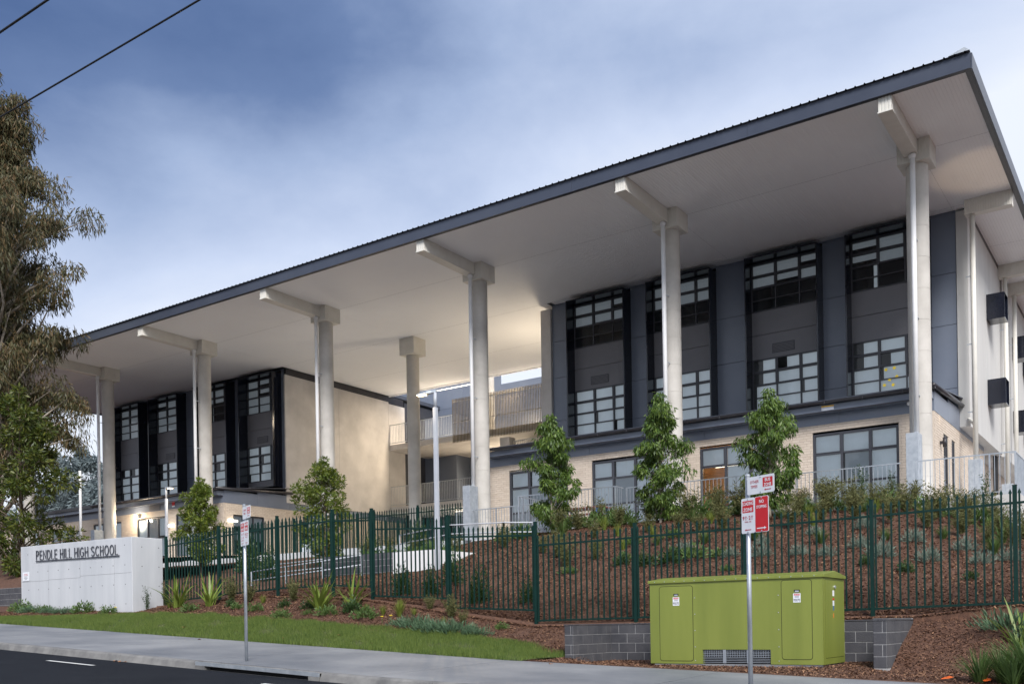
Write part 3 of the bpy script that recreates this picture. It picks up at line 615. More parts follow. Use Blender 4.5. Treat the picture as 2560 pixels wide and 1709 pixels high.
# columns with caps, drain boxes, downpipes and guards
def column(x, y, z0, z1, r=.315):
    pts = []; rs = []; z = z0; k = 0
    while z < z1-.01:
        ze = min(z+.93, z1); pts += [(x,y,z),(x,y,ze-.012),(x,y,ze-.010),(x,y,ze-.002)]; rs += [r,r,r-.006,r-.006]; z = ze
    pts.append((x,y,z1)); rs.append(r)
    o = MB().tube(pts, rs, 40, False).build('column', 'colc', BL, True)
    md = o.modifiers.new('edges', 'EDGE_SPLIT'); md.split_angle = math.radians(40); return o
def ribbed_box(name, parent, x0, x1, y0, y1, z0, z1, m='cream', step=.075, d=.012):
    """sheet-metal box with vertical ribs on its four sides"""
    P = []
    def side(a, b):
        dx, dy = b[0]-a[0], b[1]-a[1]; ln = math.hypot(dx, dy); k = max(2, int(ln/step)); nx, ny = dy/ln, -dx/ln
        for i in range(k):
            for t_, o_ in ((0,0),(.62,0),(.72,-d),(.90,-d)): f_ = (i+t_)/k; P.append((a[0]+dx*f_+nx*o_, a[1]+dy*f_+ny*o_))
    side((x0,y0),(x1,y0)); side((x1,y0),(x1,y1)); side((x1,y1),(x0,y1)); side((x0,y1),(x0,y0)); n = len(P); q = MB()
    q.v = [(x,y,z0) for x,y in P] + [(x,y,z1) for x,y in P]; q.f = [(i,(i+1)%n,(i+1)%n+n,i+n) for i in range(n)] + [tuple(range(n))[::-1]]
    return q.build(name, m, parent)
for i, x in enumerate(XC):
    c = column(x, 30.95, ZF, 13.62)
    cp = ribbed_box('column_cap', BL, x-.47, x+.45, 30.5, 31.4, 13.52, 14.159)
    bm = ribbed_box('drain_box', BL, x-.24, x+.11, 27.42, 30.495, 13.72, 14.157)
    box('drain_box_trim', 'cream', bm, x-.26, x+.13, 27.40, 30.49, 13.685, 13.718)
    dp = MB().tube([(x+.0,30.36,13.7),(x+.0,30.36,5.2)], .075, 18).build('downpipe', 'white', BL, True)
    MB().tube([(x,30.36,13.64),(x,30.36,13.55)], [.11,.08], 18).build('pipe_collar', 'white', dp)
    for z in (11.2, 8.9, 6.6): MB().beam((x+.05,30.36,z), (x+.05,30.66,z), .02, .03).build('pipe_bracket', 'galvd', dp)
    bevelbox('pipe_guard', 'galvd', BL, x-.22, x+.12, 29.95, 30.5, ZF, 5.42, .006)
column(-31.03, 36.8, ZF, 13.5); ribbed_box('column_cap', BL, -31.49, -30.57, 36.35, 37.25, 13.35, 14.159)
# ------------------------------------------------------------------ upper facades
def win(x0, x1, z0, z1, Y, cols, rows, blinds, sash=(), fr=.047, room=None, axis='x', sgn=1):
    """framed window: frame mesh, panes, blinds behind them and a dark room. axis 'y' builds it in the YZ plane at X=Y facing +X"""
    def T(u, d, z): return (u, Y+d, z) if axis == 'x' else (Y-d, u, z)
    def bx(mb, u0, u1, d0, d1, za, zb):
        a = T(u0, d0, za); b = T(u1, d1, zb); mb.box(min(a[0],b[0]), max(a[0],b[0]), min(a[1],b[1]), max(a[1],b[1]), za, zb)
    W_ = x1-x0; H = z1-z0; cs = [x0 + W_*c for c in cols]; rs = [z0 + H*r for r in rows]; f = MB()
    for i, c in enumerate(cs):
        w_ = fr if 0 < i < len(cs)-1 else fr*1.1; a = c - (w_/2 if 0 < i < len(cs)-1 else (0 if i == 0 else w_)); bx(f, a, a+w_, -.03, .06, z0, z1)
    for j, r in enumerate(rs):
        w_ = fr*.8 if 0 < j < len(rs)-1 else fr; a = r - (w_/2 if 0 < j < len(rs)-1 else (0 if j == 0 else w_))
        for i in range(len(cs)-1): bx(f, cs[i]+fr*.5, cs[i+1]-fr*.5, -.022, .05, a, a+w_)
    wo = f.build('window', 'frame', BL)
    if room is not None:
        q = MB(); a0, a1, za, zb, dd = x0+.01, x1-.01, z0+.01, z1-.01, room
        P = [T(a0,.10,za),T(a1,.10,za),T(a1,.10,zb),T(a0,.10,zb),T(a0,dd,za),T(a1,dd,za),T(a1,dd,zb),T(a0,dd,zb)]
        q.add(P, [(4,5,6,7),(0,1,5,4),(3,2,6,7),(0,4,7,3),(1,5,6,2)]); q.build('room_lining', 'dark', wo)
    for i in range(len(cs)-1):
        for j in range(len(rs)-1):
            a, b, c, d = cs[i]+fr*.5, cs[i+1]-fr*.5, rs[j]+fr*.4, rs[j+1]-fr*.4
            if (i, j) in sash or j in sash:
                s_ = MB(); e2 = .026
                bx(s_, a, b, -.035, .0, c, c+e2); bx(s_, a, b, -.035, .0, d-e2, d); bx(s_, a, a+e2, -.034, .0, c+e2, d-e2); bx(s_, b-e2, b, -.034, .0, c+e2, d-e2); s_.build('sash', 'frame', wo)
                a += e2; b -= e2; c += e2; d -= e2
            p = MB(); p.quad(T(a,.012,c), T(b,.012,c), T(b,.012,d), T(a,.012,d)); p.build('pane', 'glass', wo)
            k = blinds(i, j) if callable(blinds) else blinds
            if k:
                m_, f0, f1, g0 = k; p = MB(); ua, ub = a + (b-a)*g0, b
                p.quad(T(ua,.07+.004*((i+j)%2),c+(d-c)*f0), T(ub,.07+.004*((i+j)%2),c+(d-c)*f0), T(ub,.07+.004*((i+j)%2),c+(d-c)*f1), T(ua,.07+.004*((i+j)%2),c+(d-c)*f1)); p.build('blind', m_, wo)
    return wo
def bay(xr_, seed):
    R = random.Random(seed); x0 = xr_-2.80; x1 = xr_; yf = 35.98; zb, zt = 7.73, 13.95; t_ = .05
    h = MB(); h.box(x0, x0+t_, yf, YU-.002, zb, zt); h.box(x1-t_, x1, yf, YU-.002, zb, zt); h.box(x0+t_, x1-t_, yf, YU-.002, zt-.06, zt); h.box(x0+t_, x1-t_, yf, YU-.002, zb, zb+.06)
    h.build('bay_hood', 'hood', BL)
    a, b = x0+t_+.002, x1-t_-.002
    for za, zc in ((10.16,11.08),(11.098,11.985)): box('spandrel_panel', 'span', BL, a, b, YU-.06, YU+.05, za, zc)
    box('spandrel_panel', 'span', BL, a, b, YU-.06, YU+.05, zb+.062, 8.19); box('spandrel_panel', 'frame', BL, a, b, YU-.055, YU+.05, 13.86, zt-.062)
    up_open = R.random() < .85
    def bu(i, j):
        if j >= 2: return ('blindd', R.choice([0,0,.15,.45]), 1, 0)
        return (('blind', 0, 1, .84) if (i == 0 and seed % 2) else None) if up_open else ('blindd', R.choice([0, .1]), 1, 0)
    win(a, b, 11.99, 13.855, YU-.05, (0,.355,.70,1), (0,.24,.48,.74,1), bu, sash=(2,3), room=2.2)
    def bd(i, j):
        return ('blind', R.choice([0,0,0,.06]), 1, R.choice([0,0,0,.25,.4]) if j >= 2 else R.choice([0,0,.12]))
    win(a, b, 8.195, 10.155, YU-.05, (0,.355,.70,1), (0,.24,.48,.74,1), bd, sash=(2,3), room=2.2)
    if seed % 2 == 0:
        lv = box('louvre', 'frame', BL, x0+.85, x0+1.72, YU-.075, YU-.062, 10.32, 10.68)
        for k in range(6): MB().box(x0+.88, x0+1.69, YU-.092, YU-.0755, 10.345+k*.052, 10.368+k*.052).build('louvre_slat', 'span', lv)
BR = [-7.05,-10.85,-15.07,-18.89]; BLW = [-40.28,-44.11,-48.49,-52.24]
for i, x in enumerate(BR): bay(x, 11+i)
for i, x in enumerate(BLW): bay(x, 20+i)
def cladding(spans, joints):
    for k, (a, b) in enumerate(spans):
        js = joints[k % len(joints)]
        for za, zb in zip(js[:-1], js[1:]): box('cladding_panel', 'clad', BL, a+.004, b-.004, YU-.03, YU+.08, za+.008, zb-.008)
J1, J2, J3 = (7.2,8.0,10.22,12.02,14.10), (7.2,8.6,10.18,11.98,14.10), (7.2,9.0,10.9,12.5,14.10)
cladding([(-22.79,-21.69),(-18.89,-17.87),(-15.07,-13.65),(-10.85,-9.85),(-7.05,-6.24)], (J3,J2,J1,J2,J1))
cladding([(-40.28,-39.9),(-44.11,-43.08),(-48.49,-46.91),(-52.24,-51.29),(-56.5,-55.04)], (J1,J2,J3))
for a, b in ((-22.79,-6.24),(-56.5,-39.9)):
    box('wall_backing', 'black', BL, a, b, YU+.081+2.3, YU+2.5, 7.2, 14.1); box('head_trim', 'clad', BL, a, b, YU-.035, YU+.08, 14.104, 14.155)
box('wall_backing', 'black', BL, -56.5, -56.4, YU+.09, YU+8, 7.2, 14.1)
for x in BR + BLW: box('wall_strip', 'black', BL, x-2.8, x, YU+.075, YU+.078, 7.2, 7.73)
# concrete end panels
pp = bevelbox('concrete_pilaster', 'conc', BL, -23.32, -22.80, 36.5, 37.3, 7.0, 13.98, .02)
YE = 46.4
for a, b in ((36.6,40.6),(40.61,44.9),(44.91,YE)): bevelbox('concrete_panel', 'conc', BL, -40.05, -39.85, a, b, 6.83, 13.80 if a < 44.9 else 13.7, .008)
box('wall_head', 'gutter', BL, -40.04, -39.87, 36.62, 46.3, 13.70, 14.158)
box('pilaster_edge', 'conc', BL, -39.89, -39.84, 36.5, 36.598, 6.83, 13.8)
# ------------------------------------------------------------------ ground floor brickwork
def brick_wall(axis, c0, c1, fixed, z0, z1, holes, first_n, face=-1):
    """bricks one by one around the holes (u0,u1,z0,z1). first_n of them (those with the largest key) as parts, the rest joined"""
    bh, blen, out_ = .086, .24, []
    nrow = int((z1-z0)/bh)
    for r in range(nrow+1):
        z = z0 + r*bh; zt = min(z+bh, z1)
        if zt-z < .02: continue
        o = c0 - (r % 2)*blen/2
        while o < c1-.005:
            a = max(o, c0); b = min(o+blen, c1); o += blen; pcs = [(a, b)]
            for h0, h1, hz0, hz1 in holes:
                if zt > hz0+.02 and z < hz1-.02:
                    nn = []
                    for p, q in pcs:
                        if q <= h0 or p >= h1: nn.append((p, q)); continue
                        if p < h0: nn.append((p, h0))
                        if q > h1: nn.append((h1, q))
                    pcs = nn
            out_ += [(p, q, z, zt) for p, q in pcs if q-p > .03]
    return out_
def put_bricks(lst, axis, fixed, nsep, key, core):
    """front faces stand 10 mm proud of the mortar core"""
    lst = sorted(lst, key=key, reverse=True); J = MB(); W = MB()
    for k, (a, b, z, zt) in enumerate(lst):
        g = .005; tgt = MB() if k < nsep else J
        if axis == 'x': tgt.box(a+g, b-g, fixed, fixed+.03, z+g, zt-g)
        else: tgt.box(fixed-.03, fixed, a+g, b-g, z+g, zt-g)
        if k < nsep: tgt.build('brick', 'brick', BL)
        if axis == 'x': W.box(a, b, fixed+.011, fixed+.10, z, zt)
        else: W.box(fixed-.10, fixed-.011, a, b, z, zt)
    if J.v: stuff(J.build('brickwork', 'brick', BL))
    W.build('brick_mortar', 'bmort', BL)
GW = [(-9.98,-7.25),(-14.0,-11.25),(-18.42,-15.7),(-22.26,-19.5)]; WZ0, WZ1 = 3.55, 6.16
hol = [(a, b, WZ0, WZ1) for a, b in GW]
front = brick_wall('x', -23.25, -6.2, YB, ZF, 6.475, hol, 0)
put_bricks(front, 'x', YB, 220, lambda t: t[0]*1.0 + (t[2]-5)*.8, None)
sideh = [(33.75,34.55,3.5,5.95),(35.1,35.75,3.5,5.95)]
side = brick_wall('y', YB+.001, 41.6, -6.2, ZF, 6.475, sideh, 0)
put_bricks(side, 'y', -6.2, 80, lambda t: -t[0], None)
LWIN = [(-47.16,-44.4),(-43.75,-41.2),(-51.3,-48.6),(-55.65,-53.2),(-60,-57)]
left = brick_wall('x', -62, -39.87, YB, ZF, 6.475, [(a, b, 3.9, 6.1) for a, b in LWIN], 0)
put_bricks(left, 'x', YB, 0, lambda t: t[0], None)
lside = brick_wall('y', YB+.001, 46.3, -39.87, ZF-.4, 6.475, [(32.9,34.95,3.9,5.86),(37.5,40,3.9,5.86)], 0)
put_bricks(lside, 'y', -39.87, 0, lambda t: -t[0], None)
# ground floor windows
def gblind(seed):
    R = random.Random(seed)
    return lambda i, j: ('blindd' if (i, j) == (1, 1) or (seed == 3 and j == 0) else 'blind', 0, 1, R.choice([0,0,.05]))
for k, (a, b) in enumerate(GW):
    cols = (0,.345,.672,1) if k != 2 else (0,.335,.67,1)
    if k == 1:                                # lit classroom, blinds up in the left column
        win(a, b, WZ0, WZ1, YB+.06, cols, (0,.365,.74,1), lambda i, j: None if (i == 0 and j < 2) else ('blind', 0, 1, 0), sash=((0,2),(2,2)), room=None, fr=.075)
        q = MB(); z0, z1 = 3.4, 6.2; q.add([(a-3,YB+.13,z0),(b+.5,YB+.13,z0),(b+.5,YB+6,z0),(a-3,YB+6,z0),(a-3,YB+.13,z1),(b+.5,YB+.13,z1),(b+.5,YB+6,z1),(a-3,YB+6,z1)], [(0,1,2,3),(7,6,5,4),(2,3,7,6),(3,0,4,7),(1,2,6,5)])
        q.build('classroom_lining', 'warmwall', BL)
        for yy in (34.2, 36.4):
            for xx in (a-1.2, a+1.0): box('ceiling_panel_light', 'lampd', BL, xx, xx+1.2, yy, yy+.25, 6.15, 6.18)
        box('classroom_desk', 'yellow', BL, a+.2, a+1.1, 33.6, 34.2, 4.05, 4.1)
        pl = bpy.data.lights.new('classroom_light', 'AREA'); pl.energy = 40; pl.size = 1.2; pl.color = (1,.8,.55); po = bpy.data.objects.new('classroom_light', pl); COL.objects.link(po); po.location = (a+.4, 35, 6.1)
    else:
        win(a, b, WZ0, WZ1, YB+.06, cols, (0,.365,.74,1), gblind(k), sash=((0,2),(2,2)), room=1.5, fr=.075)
for k, (a, b) in enumerate(LWIN): win(a, b, 3.9, 6.1, YB+.06, (0,.33,.66,1), (0,.5,1), lambda i, j, k=k: ('blindd', 0, 1, 0) if (i+k) % 2 else ('blind', .1, 1, 0) if k != 3 or i == 1 else None, room=1.2)
win(32.9, 34.95, 3.9, 5.86, -39.93, (0,.33,.66,1), (0,.6,1), lambda i, j: ('blindd', .3 if j else .6, 1, 0), room=1.2, axis='y')
for a, b, *_ in sideh: win(a, b, 3.5, 5.95, -6.26, (0,.5,1), (0,.36,.72,1), lambda i, j: None, room=1.2, axis='y', fr=.05)
# lean-to band, beam, gutter and roof over the ground floor
def leanto(x0, x1, ret_r=True, ret_l=False):
    js = list(np.arange(x0, x1, 2.35)) + [x1]
    if js[-1]-js[-2] < .4: js.pop(-2)
    for a, b in zip(js[:-1], js[1:]): box('band_panel', 'clad', BL, a+.004, b-.004, YB-.012, YB+.03, 6.455, 6.80)
    box('eaves_beam', 'clad', BL, x0, x1, 31.90, YB+.02, 6.805, 7.02); box('eaves_flange', 'gutter', BL, x0, x1, 31.86, 31.94, 6.775, 6.80)
    m_ = MB(); n = 7
    for xx in (x0, x1+.15): m_.v += [(xx, 31.76-.085*math.sin(math.pi*i/(n-1)-math.pi/2)*0 - .08*math.cos(math.pi*(i/(n-1))), 7.10-.085*math.sin(math.pi*i/(n-1))) for i in range(n)]
    m_.f = [(i, i+1, n+i+1, n+i) for i in range(n-1)] + [tuple(range(n)), tuple(range(n, 2*n))[::-1]]
    m_.build('gutter', 'gutter', BL)
    for xx in np.arange(x0+.6, x1, 1.2): box('gutter_bracket', 'gutter', BL, xx, xx+.03, 31.665, 31.69, 6.99, 7.13)
    r = MB(); r.add([(x0,31.72,7.13),(x1+.12,31.72,7.13),(x1+.12,YU-.05,7.62),(x0,YU-.05,7.62),(x0,31.72,7.10),(x1+.12,31.72,7.10),(x1+.12,YU-.05,7.59),(x0,YU-.05,7.59)], [(0,1,2,3),(7,6,5,4),(0,4,5,1),(1,5,6,2)])
    r.build('leanto_roof', 'roofs', BL)
leanto(-23.2, -6.2); leanto(-50.6, -39.87)
# side returns of the lean-to
for X_, y1 in ((-6.2, 41.6), (-39.87, 46.3)):
    js = list(np.arange(YB, y1, 2.2)) + [y1]
    for a, b in zip(js[:-1], js[1:]): box('band_panel', 'clad', BL, X_-.03, X_+.012, a+.004, b-.004, 6.455, 6.80 if a > 36 else 7.08 + (a-YB)*.06)
    g = MB(); g.tube([(X_+.10,31.7,7.12),(X_+.10,YU+.2,7.36)], .075, 10); g.build('side_gutter', 'gutter', BL, True)
MB().tube([(-6.08,36.75,7.3),(-6.05,36.78,7.0),(-5.8,36.5,6.75),(-5.62,36.2,6.55)], .06, 12).build('gutter_outlet', 'cream', BL, True)
# low wing at the far left
box('band_panel', 'clad', BL, -62, -50.61, YB-.012, YB+.03, 6.455, 6.82); box('eaves_beam', 'clad', BL, -62, -50.61, 31.95, YB+.02, 6.825, 7.1); box('gutter', 'gutter', BL, -62.1, -50.61, 31.85, 31.948, 7.0, 7.16)
box('low_roof', 'roofs', BL, -62.1, -50.61, 31.95, 44, 7.165, 7.2); box('end_wall', 'brick', BL, -62, -61.9, YB+.15, 44, ZF, 7.1)
# ------------------------------------------------------------------ right-hand side of the building
for a, b in ((36.6,40.2),(40.21,43.85),(44.5,48),(48.01,52),(52.01,58)):
    bevelbox('concrete_panel', 'concside', BL, -6.23, -5.85, a, b, 6.6, 14.1, .015)
box('panel_gap', 'black', BL, -6.2, -6.1, 43.86, 44.49, 3.3, 14.1)
box('wall_head', 'gutter', BL, -6.0, -5.84, 36.62, 62, 14.02, 14.157)
for y in (36.1, 43.6, 46.25, 53.7):
    bm = ribbed_box('drain_box', BL, -5.84, -4.39, y-.17, y+.17, 13.66, 14.157)
    dp = MB().tube([(-5.62,y,13.68),(-5.62,y,4.9)], .085, 16).build('downpipe', 'cream', BL, True)
    for z in (11.6, 9.3, 7): MB().beam((-5.62,y,z), (-5.85,y+.02,z), .02, .03).build('pipe_bracket', 'galvd', dp)
    bevelbox('pipe_guard', 'galvd', BL, -5.84, -5.43, y-.2, y+.2, ZF, 5.35, .006)
def sun_hood(y0, z0, w_=.85, h_=.95, d=.62):
    m_ = MB(); x0 = -5.845; x1 = x0+d; t_ = .025
    m_.box(x0,x1,y0,y0+t_,z0,z0+h_); m_.box(x0,x1,y0+w_-t_,y0+w_,z0,z0+h_); m_.box(x0,x1,y0+t_,y0+w_-t_,z0+h_-t_,z0+h_); m_.box(x0,x1,y0+t_,y0+w_-t_,z0,z0+t_)
    o = m_.build('window_hood', 'hood', BL); box('pane', 'glass', o, x0+.02, x0+.03, y0+t_, y0+w_-t_, z0+t_, z0+h_-t_)
for y in (40.35, 47.2, 50.6, 54.6):
    for z in (11.2, 8.0): sun_hood(y, z)
box('rear_brick_wall', 'brick', BL, -6.9, -6.8, 41.7, 58, ZF, 6.6)
# ------------------------------------------------------------------ courtyard: walkways, rails, screens, back wall
CX0, CX1 = -39.84, -23.3
for z in (11.15, 7.35):
    box('walkway_slab', 'conc', BL, CX0, -15, 44.95, 50.0, z-.34, z)
for za, zb in zip((3.0,6.0,8.2,9.7,12.1,14.2),(6.0,8.2,9.7,12.1,14.2,17)):
    for a, b in zip(np.arange(-50,-14,3.0), np.arange(-47,-11,3.0)):
        zt_ = zb if zb < 16 else (15.9 if b < -33.5 else 15.15)
        box('cladding_panel', 'clad', BL, a+.006, b-.006, 50.01, 50.1, za+.006, zt_-.006)
box('stair_core', 'frame', BL, -44, -40.06, 46.6, 50, 3.2, 14.1); box('stair_core', 'clad', BL, -40.06, -37.5, 48.6, 50, 3.2, 13.4)
for a, b, z, yy in ((CX0,-34.95,11.15,44.98),(CX0,-23.4,7.35,44.98)):
    rl = MB(); rl.beam((a,yy,z+1.22),(b,yy,z+1.22),.045,.03); rl.beam((a,yy,z+.10),(b,yy,z+.10),.035,.03)
    ro = rl.build('balustrade', 'galvd', BL); bal = MB().box(-.008,.008,-.008,.008,0,1.12).mesh('baluster', 'galvd')
    for x in np.arange(a+.06, b, .125): inst('baluster', bal, (x, yy, z+.1), ro)
rl = MB(); 
for z in (10.82, 11.9, 13.1): rl.beam((-34.9,44.97,z),(-22.9,44.97,z),.05,.04)
ro = rl.build('batten_screen', 'galvd', BL); bat = MB().box(-.022,.022,-.016,.016,0,2.55).mesh('batten', 'batten'); 
for x in np.arange(-34.88, -22.9, .105): inst('batten', bat, (x, 44.91, 10.7), ro)
ro = MB().beam((-31,45.4,10.4),(-22.9,45.4,10.4),.05,.05).build('batten_screen', 'galvd', BL); bat2 = MB().box(-.02,.02,-.015,.015,0,2.4).mesh('batten', 'cream')
for x in np.arange(-30.9, -22.9, .13): inst('batten', bat2, (x, 45.35, 8.0), ro)
box('screen_wall', 'cream', BL, -31, -22.9, 46.9, 47.0, 7.4, 10.7); box('screen_pier', 'conc', BL, -31.6, -30.95, 45.0, 45.6, 7.4, 10.6)
MB().tube([(-33.2,46.4,11.15),(-33.2,46.4,16.6)], .22, 20, False).build('column', 'colc', BL, True)
MB().tube([(-29.3,46.4,11.15),(-29.3,46.4,16.6)], .22, 20, False).build('column', 'colc', BL, True)
box('floor_slab', 'conc', BL, -22.7, -5.95, 36.9, 60, 6.62, 6.9); box('floor_slab', 'conc', BL, -56.3, -40.1, 36.9, 60, 6.62, 6.9)
box('courtyard_ceiling', 'soffit', BL, CX0, -23.4, 45.0, 50.0, 6.985, 7.0)
# ------------------------------------------------------------------ terrace slab
tp = [(-62.5,29.6),(-23,29.6),(-23,30.05),(-18.96,30.05),(-18.96,27.9),(-15.05,27.9),(-15.05,28.5),(-9.6,28.5),(-9.6,29.2),(-3.5,29.2),(-3.5,62),(-62.5,62)]
n = len(tp); q = MB(); q.v = [(x,y,1.0) for x,y in tp] + [(x,y,ZF+.02) for x,y in tp]; q.f = [(i,(i+1)%n,(i+1)%n+n,i+n) for i in range(n)] + [tuple(range(n, 2*n))]
struct(q.build('terrace', 'paving'))
q = MB(); q.add([(-9.5,29.19,1.0),(-3.49,29.19,1.0),(-3.49,29.19,3.325),(-9.5,29.19,3.325),(-3.49,40,1.0),(-3.49,40,3.325)], [(0,1,2,3),(1,4,5,2)])
struct(q.build('terrace_edge', 'concside'))
# terrace balustrades
bal1 = MB().box(-.008,.008,-.008,.008,0,1.02).mesh('baluster', 'galv')
def railing(pts, label, z0=3.36, z1=4.47):
    t = thing('terrace_railing', (*pts[0], ZF), label, 'railing')
    for (a, b) in zip(pts[:-1], pts[1:]):
        A = Vector((*a, 0)); B = Vector((*b, 0)); d = (B-A); ln = d.length
        for z, w_ in ((z1, .03), (z0+.06, .02)): MB().beam(A+Vector((0,0,z)), B+Vector((0,0,z)), .03, w_).build('rail', 'galv', t)
        k = int(ln/.125)
        for i in range(1, k): p = A + d*i/k; inst('baluster', bal1, (p.x, p.y, z0+.07), t)
        for i in range(int(ln/1.9)+1):
            p = A + d*min(1, i*1.9/ln); MB().box(p.x-.02,p.x+.02,p.y-.02,p.y+.02,ZF,z1).build('post', 'galv', t)
    return t
railing([(-6.13,29.32),(-3.6,29.32),(-3.6,33.2)], 'steel railing on the terrace corner at the right end of the building')
railing([(-15.0,28.6),(-9.55,28.6),(-9.55,29.32),(-6.55,29.32)], 'steel railing in front of the two rightmost ground floor windows')
railing([(-18.9,30.15),(-18.9,28.0),(-15.1,28.0),(-15.1,28.55)], 'steel railing around the terrace bay with blue and red benches')
railing([(-23.3,30.15),(-19.0,30.15)], 'steel railing right of the courtyard below the leftmost cream brick window')
# ------------------------------------------------------------------ courtyard fence, planters, ramps
fence([(-39.0+2.5*i, -36.5+2.5*i, 4.82, 4.82) for i in range(6)], 31.6, 'courtyard_fence', 'dark green picket fence closing off the courtyard between the two wings')
ww = thing('planter_wall', (-18.6, 23.2, .6), 'white painted retaining wall corner behind the fence at the tall lamp post', 'wall')
m_ = MB(); m_.box(-19.45,-17.76,22.0,22.2,.4,2.24); m_.build('wall_front', 'white', ww); box('wall_side', 'white', ww, -17.96, -17.76, 22.201, 24.6, .4, 2.23)
struct(box('planter_soil', 'mulch', None, -19.44, -17.97, 22.201, 24.59, .6, 2.13))
w2 = thing('block_wall', (-21, 22.9, 1), 'dark block wall between the ramp and the white planter wall', 'wall')
box('mortar_core', 'mortar', w2, -22.75, -19.46, 22.406, 22.6, .6, 2.28); block_run(w2, 'x', -22.76, -19.46, 22.4, .90, 7, -1)
struct(box('planter_soil_rear', 'mulch', None, -22.7, -19.47, 22.61, 24.6, .6, 2.2))
def handrail(pts, label, hs=(.95, .65)):
    t = thing('handrail', pts[0], label, 'handrail')
    for h in hs: MB().tube([(x,y,z+h) for x,y,z in pts], .022, 8).build('rail', 'pole', t, True)
    for (a, b) in zip(pts[:-1], pts[1:]):
        ln = (Vector(b)-Vector(a)).length; k = max(1, int(ln/1.5))
        for i in range(k+1):
            p = Vector(a).lerp(Vector(b), i/k); MB().box(p.x-.025,p.x+.025,p.y-.025,p.y+.025,p.z-.4,p.z+hs[0]).build('post', 'pole', t)
    return t
handrail([(-22.5,25.8,2.25),(-20.2,25.8,2.45),(-17.6,25.2,2.3),(-16.6,25.4,2.25)], 'white pipe handrail above the white planter wall')
handrail([(-26,22.2,1.0),(-20.9,22.2,1.3)], 'nearer of two white ramp handrails behind the left fence')
handrail([(-29,24.4,1.35),(-22.5,24.4,1.55)], 'farther of two white ramp handrails behind the left fence')
rm = struct(MB().add([(-30,21.6,.95),(-20.5,21.6,1.25),(-20.5,24.9,1.5),(-30,24.9,1.3),(-30,21.6,.5),(-20.5,21.6,.5),(-20.5,24.9,.5),(-30,24.9,.5)], [(0,1,2,3),(0,4,5,1),(1,5,6,2)]).build('ramp', 'path'))
# ------------------------------------------------------------------ lamps
LE = .5
def point(loc, e, col=WARM, r=.08):
    l = bpy.data.lights.new('lamp_light', 'POINT'); l.energy = e*LE; l.color = col; l.shadow_soft_size = r; o = bpy.data.objects.new('lamp_light', l); COL.objects.link(o); o.location = loc; return o
def spot(loc, d, e, ang, col=WARM):
    l = bpy.data.lights.new('lamp_light', 'SPOT'); l.energy = e*LE; l.color = col; l.spot_size = math.radians(ang); l.spot_blend = .6; l.shadow_soft_size = .03
    o = bpy.data.objects.new('lamp_light', l); COL.objects.link(o); o.location = loc; o.rotation_euler = Vector(d).to_track_quat('-Z','Y').to_euler(); return o
def area(loc, d, e, sx_, sy_, col=WARM):
    l = bpy.data.lights.new('lamp_light', 'AREA'); l.energy = e*LE; l.color = col; l.shape = 'RECTANGLE'; l.size = sx_; l.size_y = sy_
    o = bpy.data.objects.new('lamp_light', l); COL.objects.link(o); o.location = loc; o.rotation_euler = Vector(d).to_track_quat('-Z','Y').to_euler(); return o
def street_lamp(x, y, z0, z1, dirx, diry, label, e=60, w_=.08):
    t = thing('lamp_post', (x, y, z0), label, 'lamp post')
    bevelbox('pole', 'pole', t, x-w_, x+w_, y-w_, y+w_, z0, z1-.45, .01); MB().tube([(x,y,z1-.45),(x,y,z1)], .045, 14).build('spigot', 'pole', t, True)
    a = Vector((x, y, z1)); d = Vector((dirx, diry, 0)).normalized(); s_ = Vector((-d.y, d.x, 0)); p = []
    for u, hw, zt, zb in ((-.05,.04,.04,-.03),(.12,.05,.045,-.035),(.25,.09,.04,-.03),(.52,.09,.015,-.03),(.58,.06,.0,-.025)):
        c = a + d*u + Vector((0,0,.02+u*-.10)); p += [c-s_*hw+Vector((0,0,zb)), c+s_*hw+Vector((0,0,zb)), c+s_*hw*.7+Vector((0,0,zt)), c-s_*hw*.7+Vector((0,0,zt))]
    q = MB(); fs = [(3,2,1,0),(16,17,18,19)]
    for i in range(4):
        for k in range(4): k2 = (k+1) % 4; fs.append((i*4+k, i*4+k2, i*4+4+k2, i*4+4+k))
    q.add(p, fs); q.build('lamp_head', 'galvd', t)
    c = a + d*.42 + Vector((0,0,-.07)); q = MB(); q.add([c-d*.12-s_*.075, c+d*.13-s_*.075, c+d*.13+s_*.075, c-d*.12+s_*.075, c-d*.12-s_*.075+Vector((0,0,.03)), c+d*.13-s_*.075+Vector((0,0,.01)), c+d*.13+s_*.075+Vector((0,0,.01)), c-d*.12+s_*.075+Vector((0,0,.03))], [(3,2,1,0),(0,1,5,4),(1,2,6,5),(2,3,7,6),(3,0,4,7)])
    q.build('lamp_lens', 'lamp', t); spot(c + Vector((0,0,-.05)), (d.x*.3, d.y*.3, -1), e, 150)
    return t
street_lamp(-17.52, 21.75, .9, 6.72, -.9, -.25, 'tall white square lamp post with a lit lamp in front of the courtyard', 120, .056)
street_lamp(-35.85, 26.0, 2.6, 6.12, .9, -.2, 'shorter white lamp post with a lit lamp near the left wing', 60, .05)
cc = thing('camera_pole', (-39.05, 24, 2.6), 'thin white pole with two dome cameras behind the sign wall', 'pole')
MB().tube([(-39.05,24,2.6),(-39.05,24,6.95)], .055, 14).build('pole', 'white', cc, True); MB().beam((-39.4,24,6.72),(-38.7,24,6.72),.04,.04).build('cross_arm', 'white', cc)
for x in (-39.38,-38.72): MB().tube([(x,24,6.74),(x,24,6.62),(x,24,6.54),(x,24,6.5)], [.05,.08,.07,.03], 12).build('dome_camera', 'galvd', cc, True)
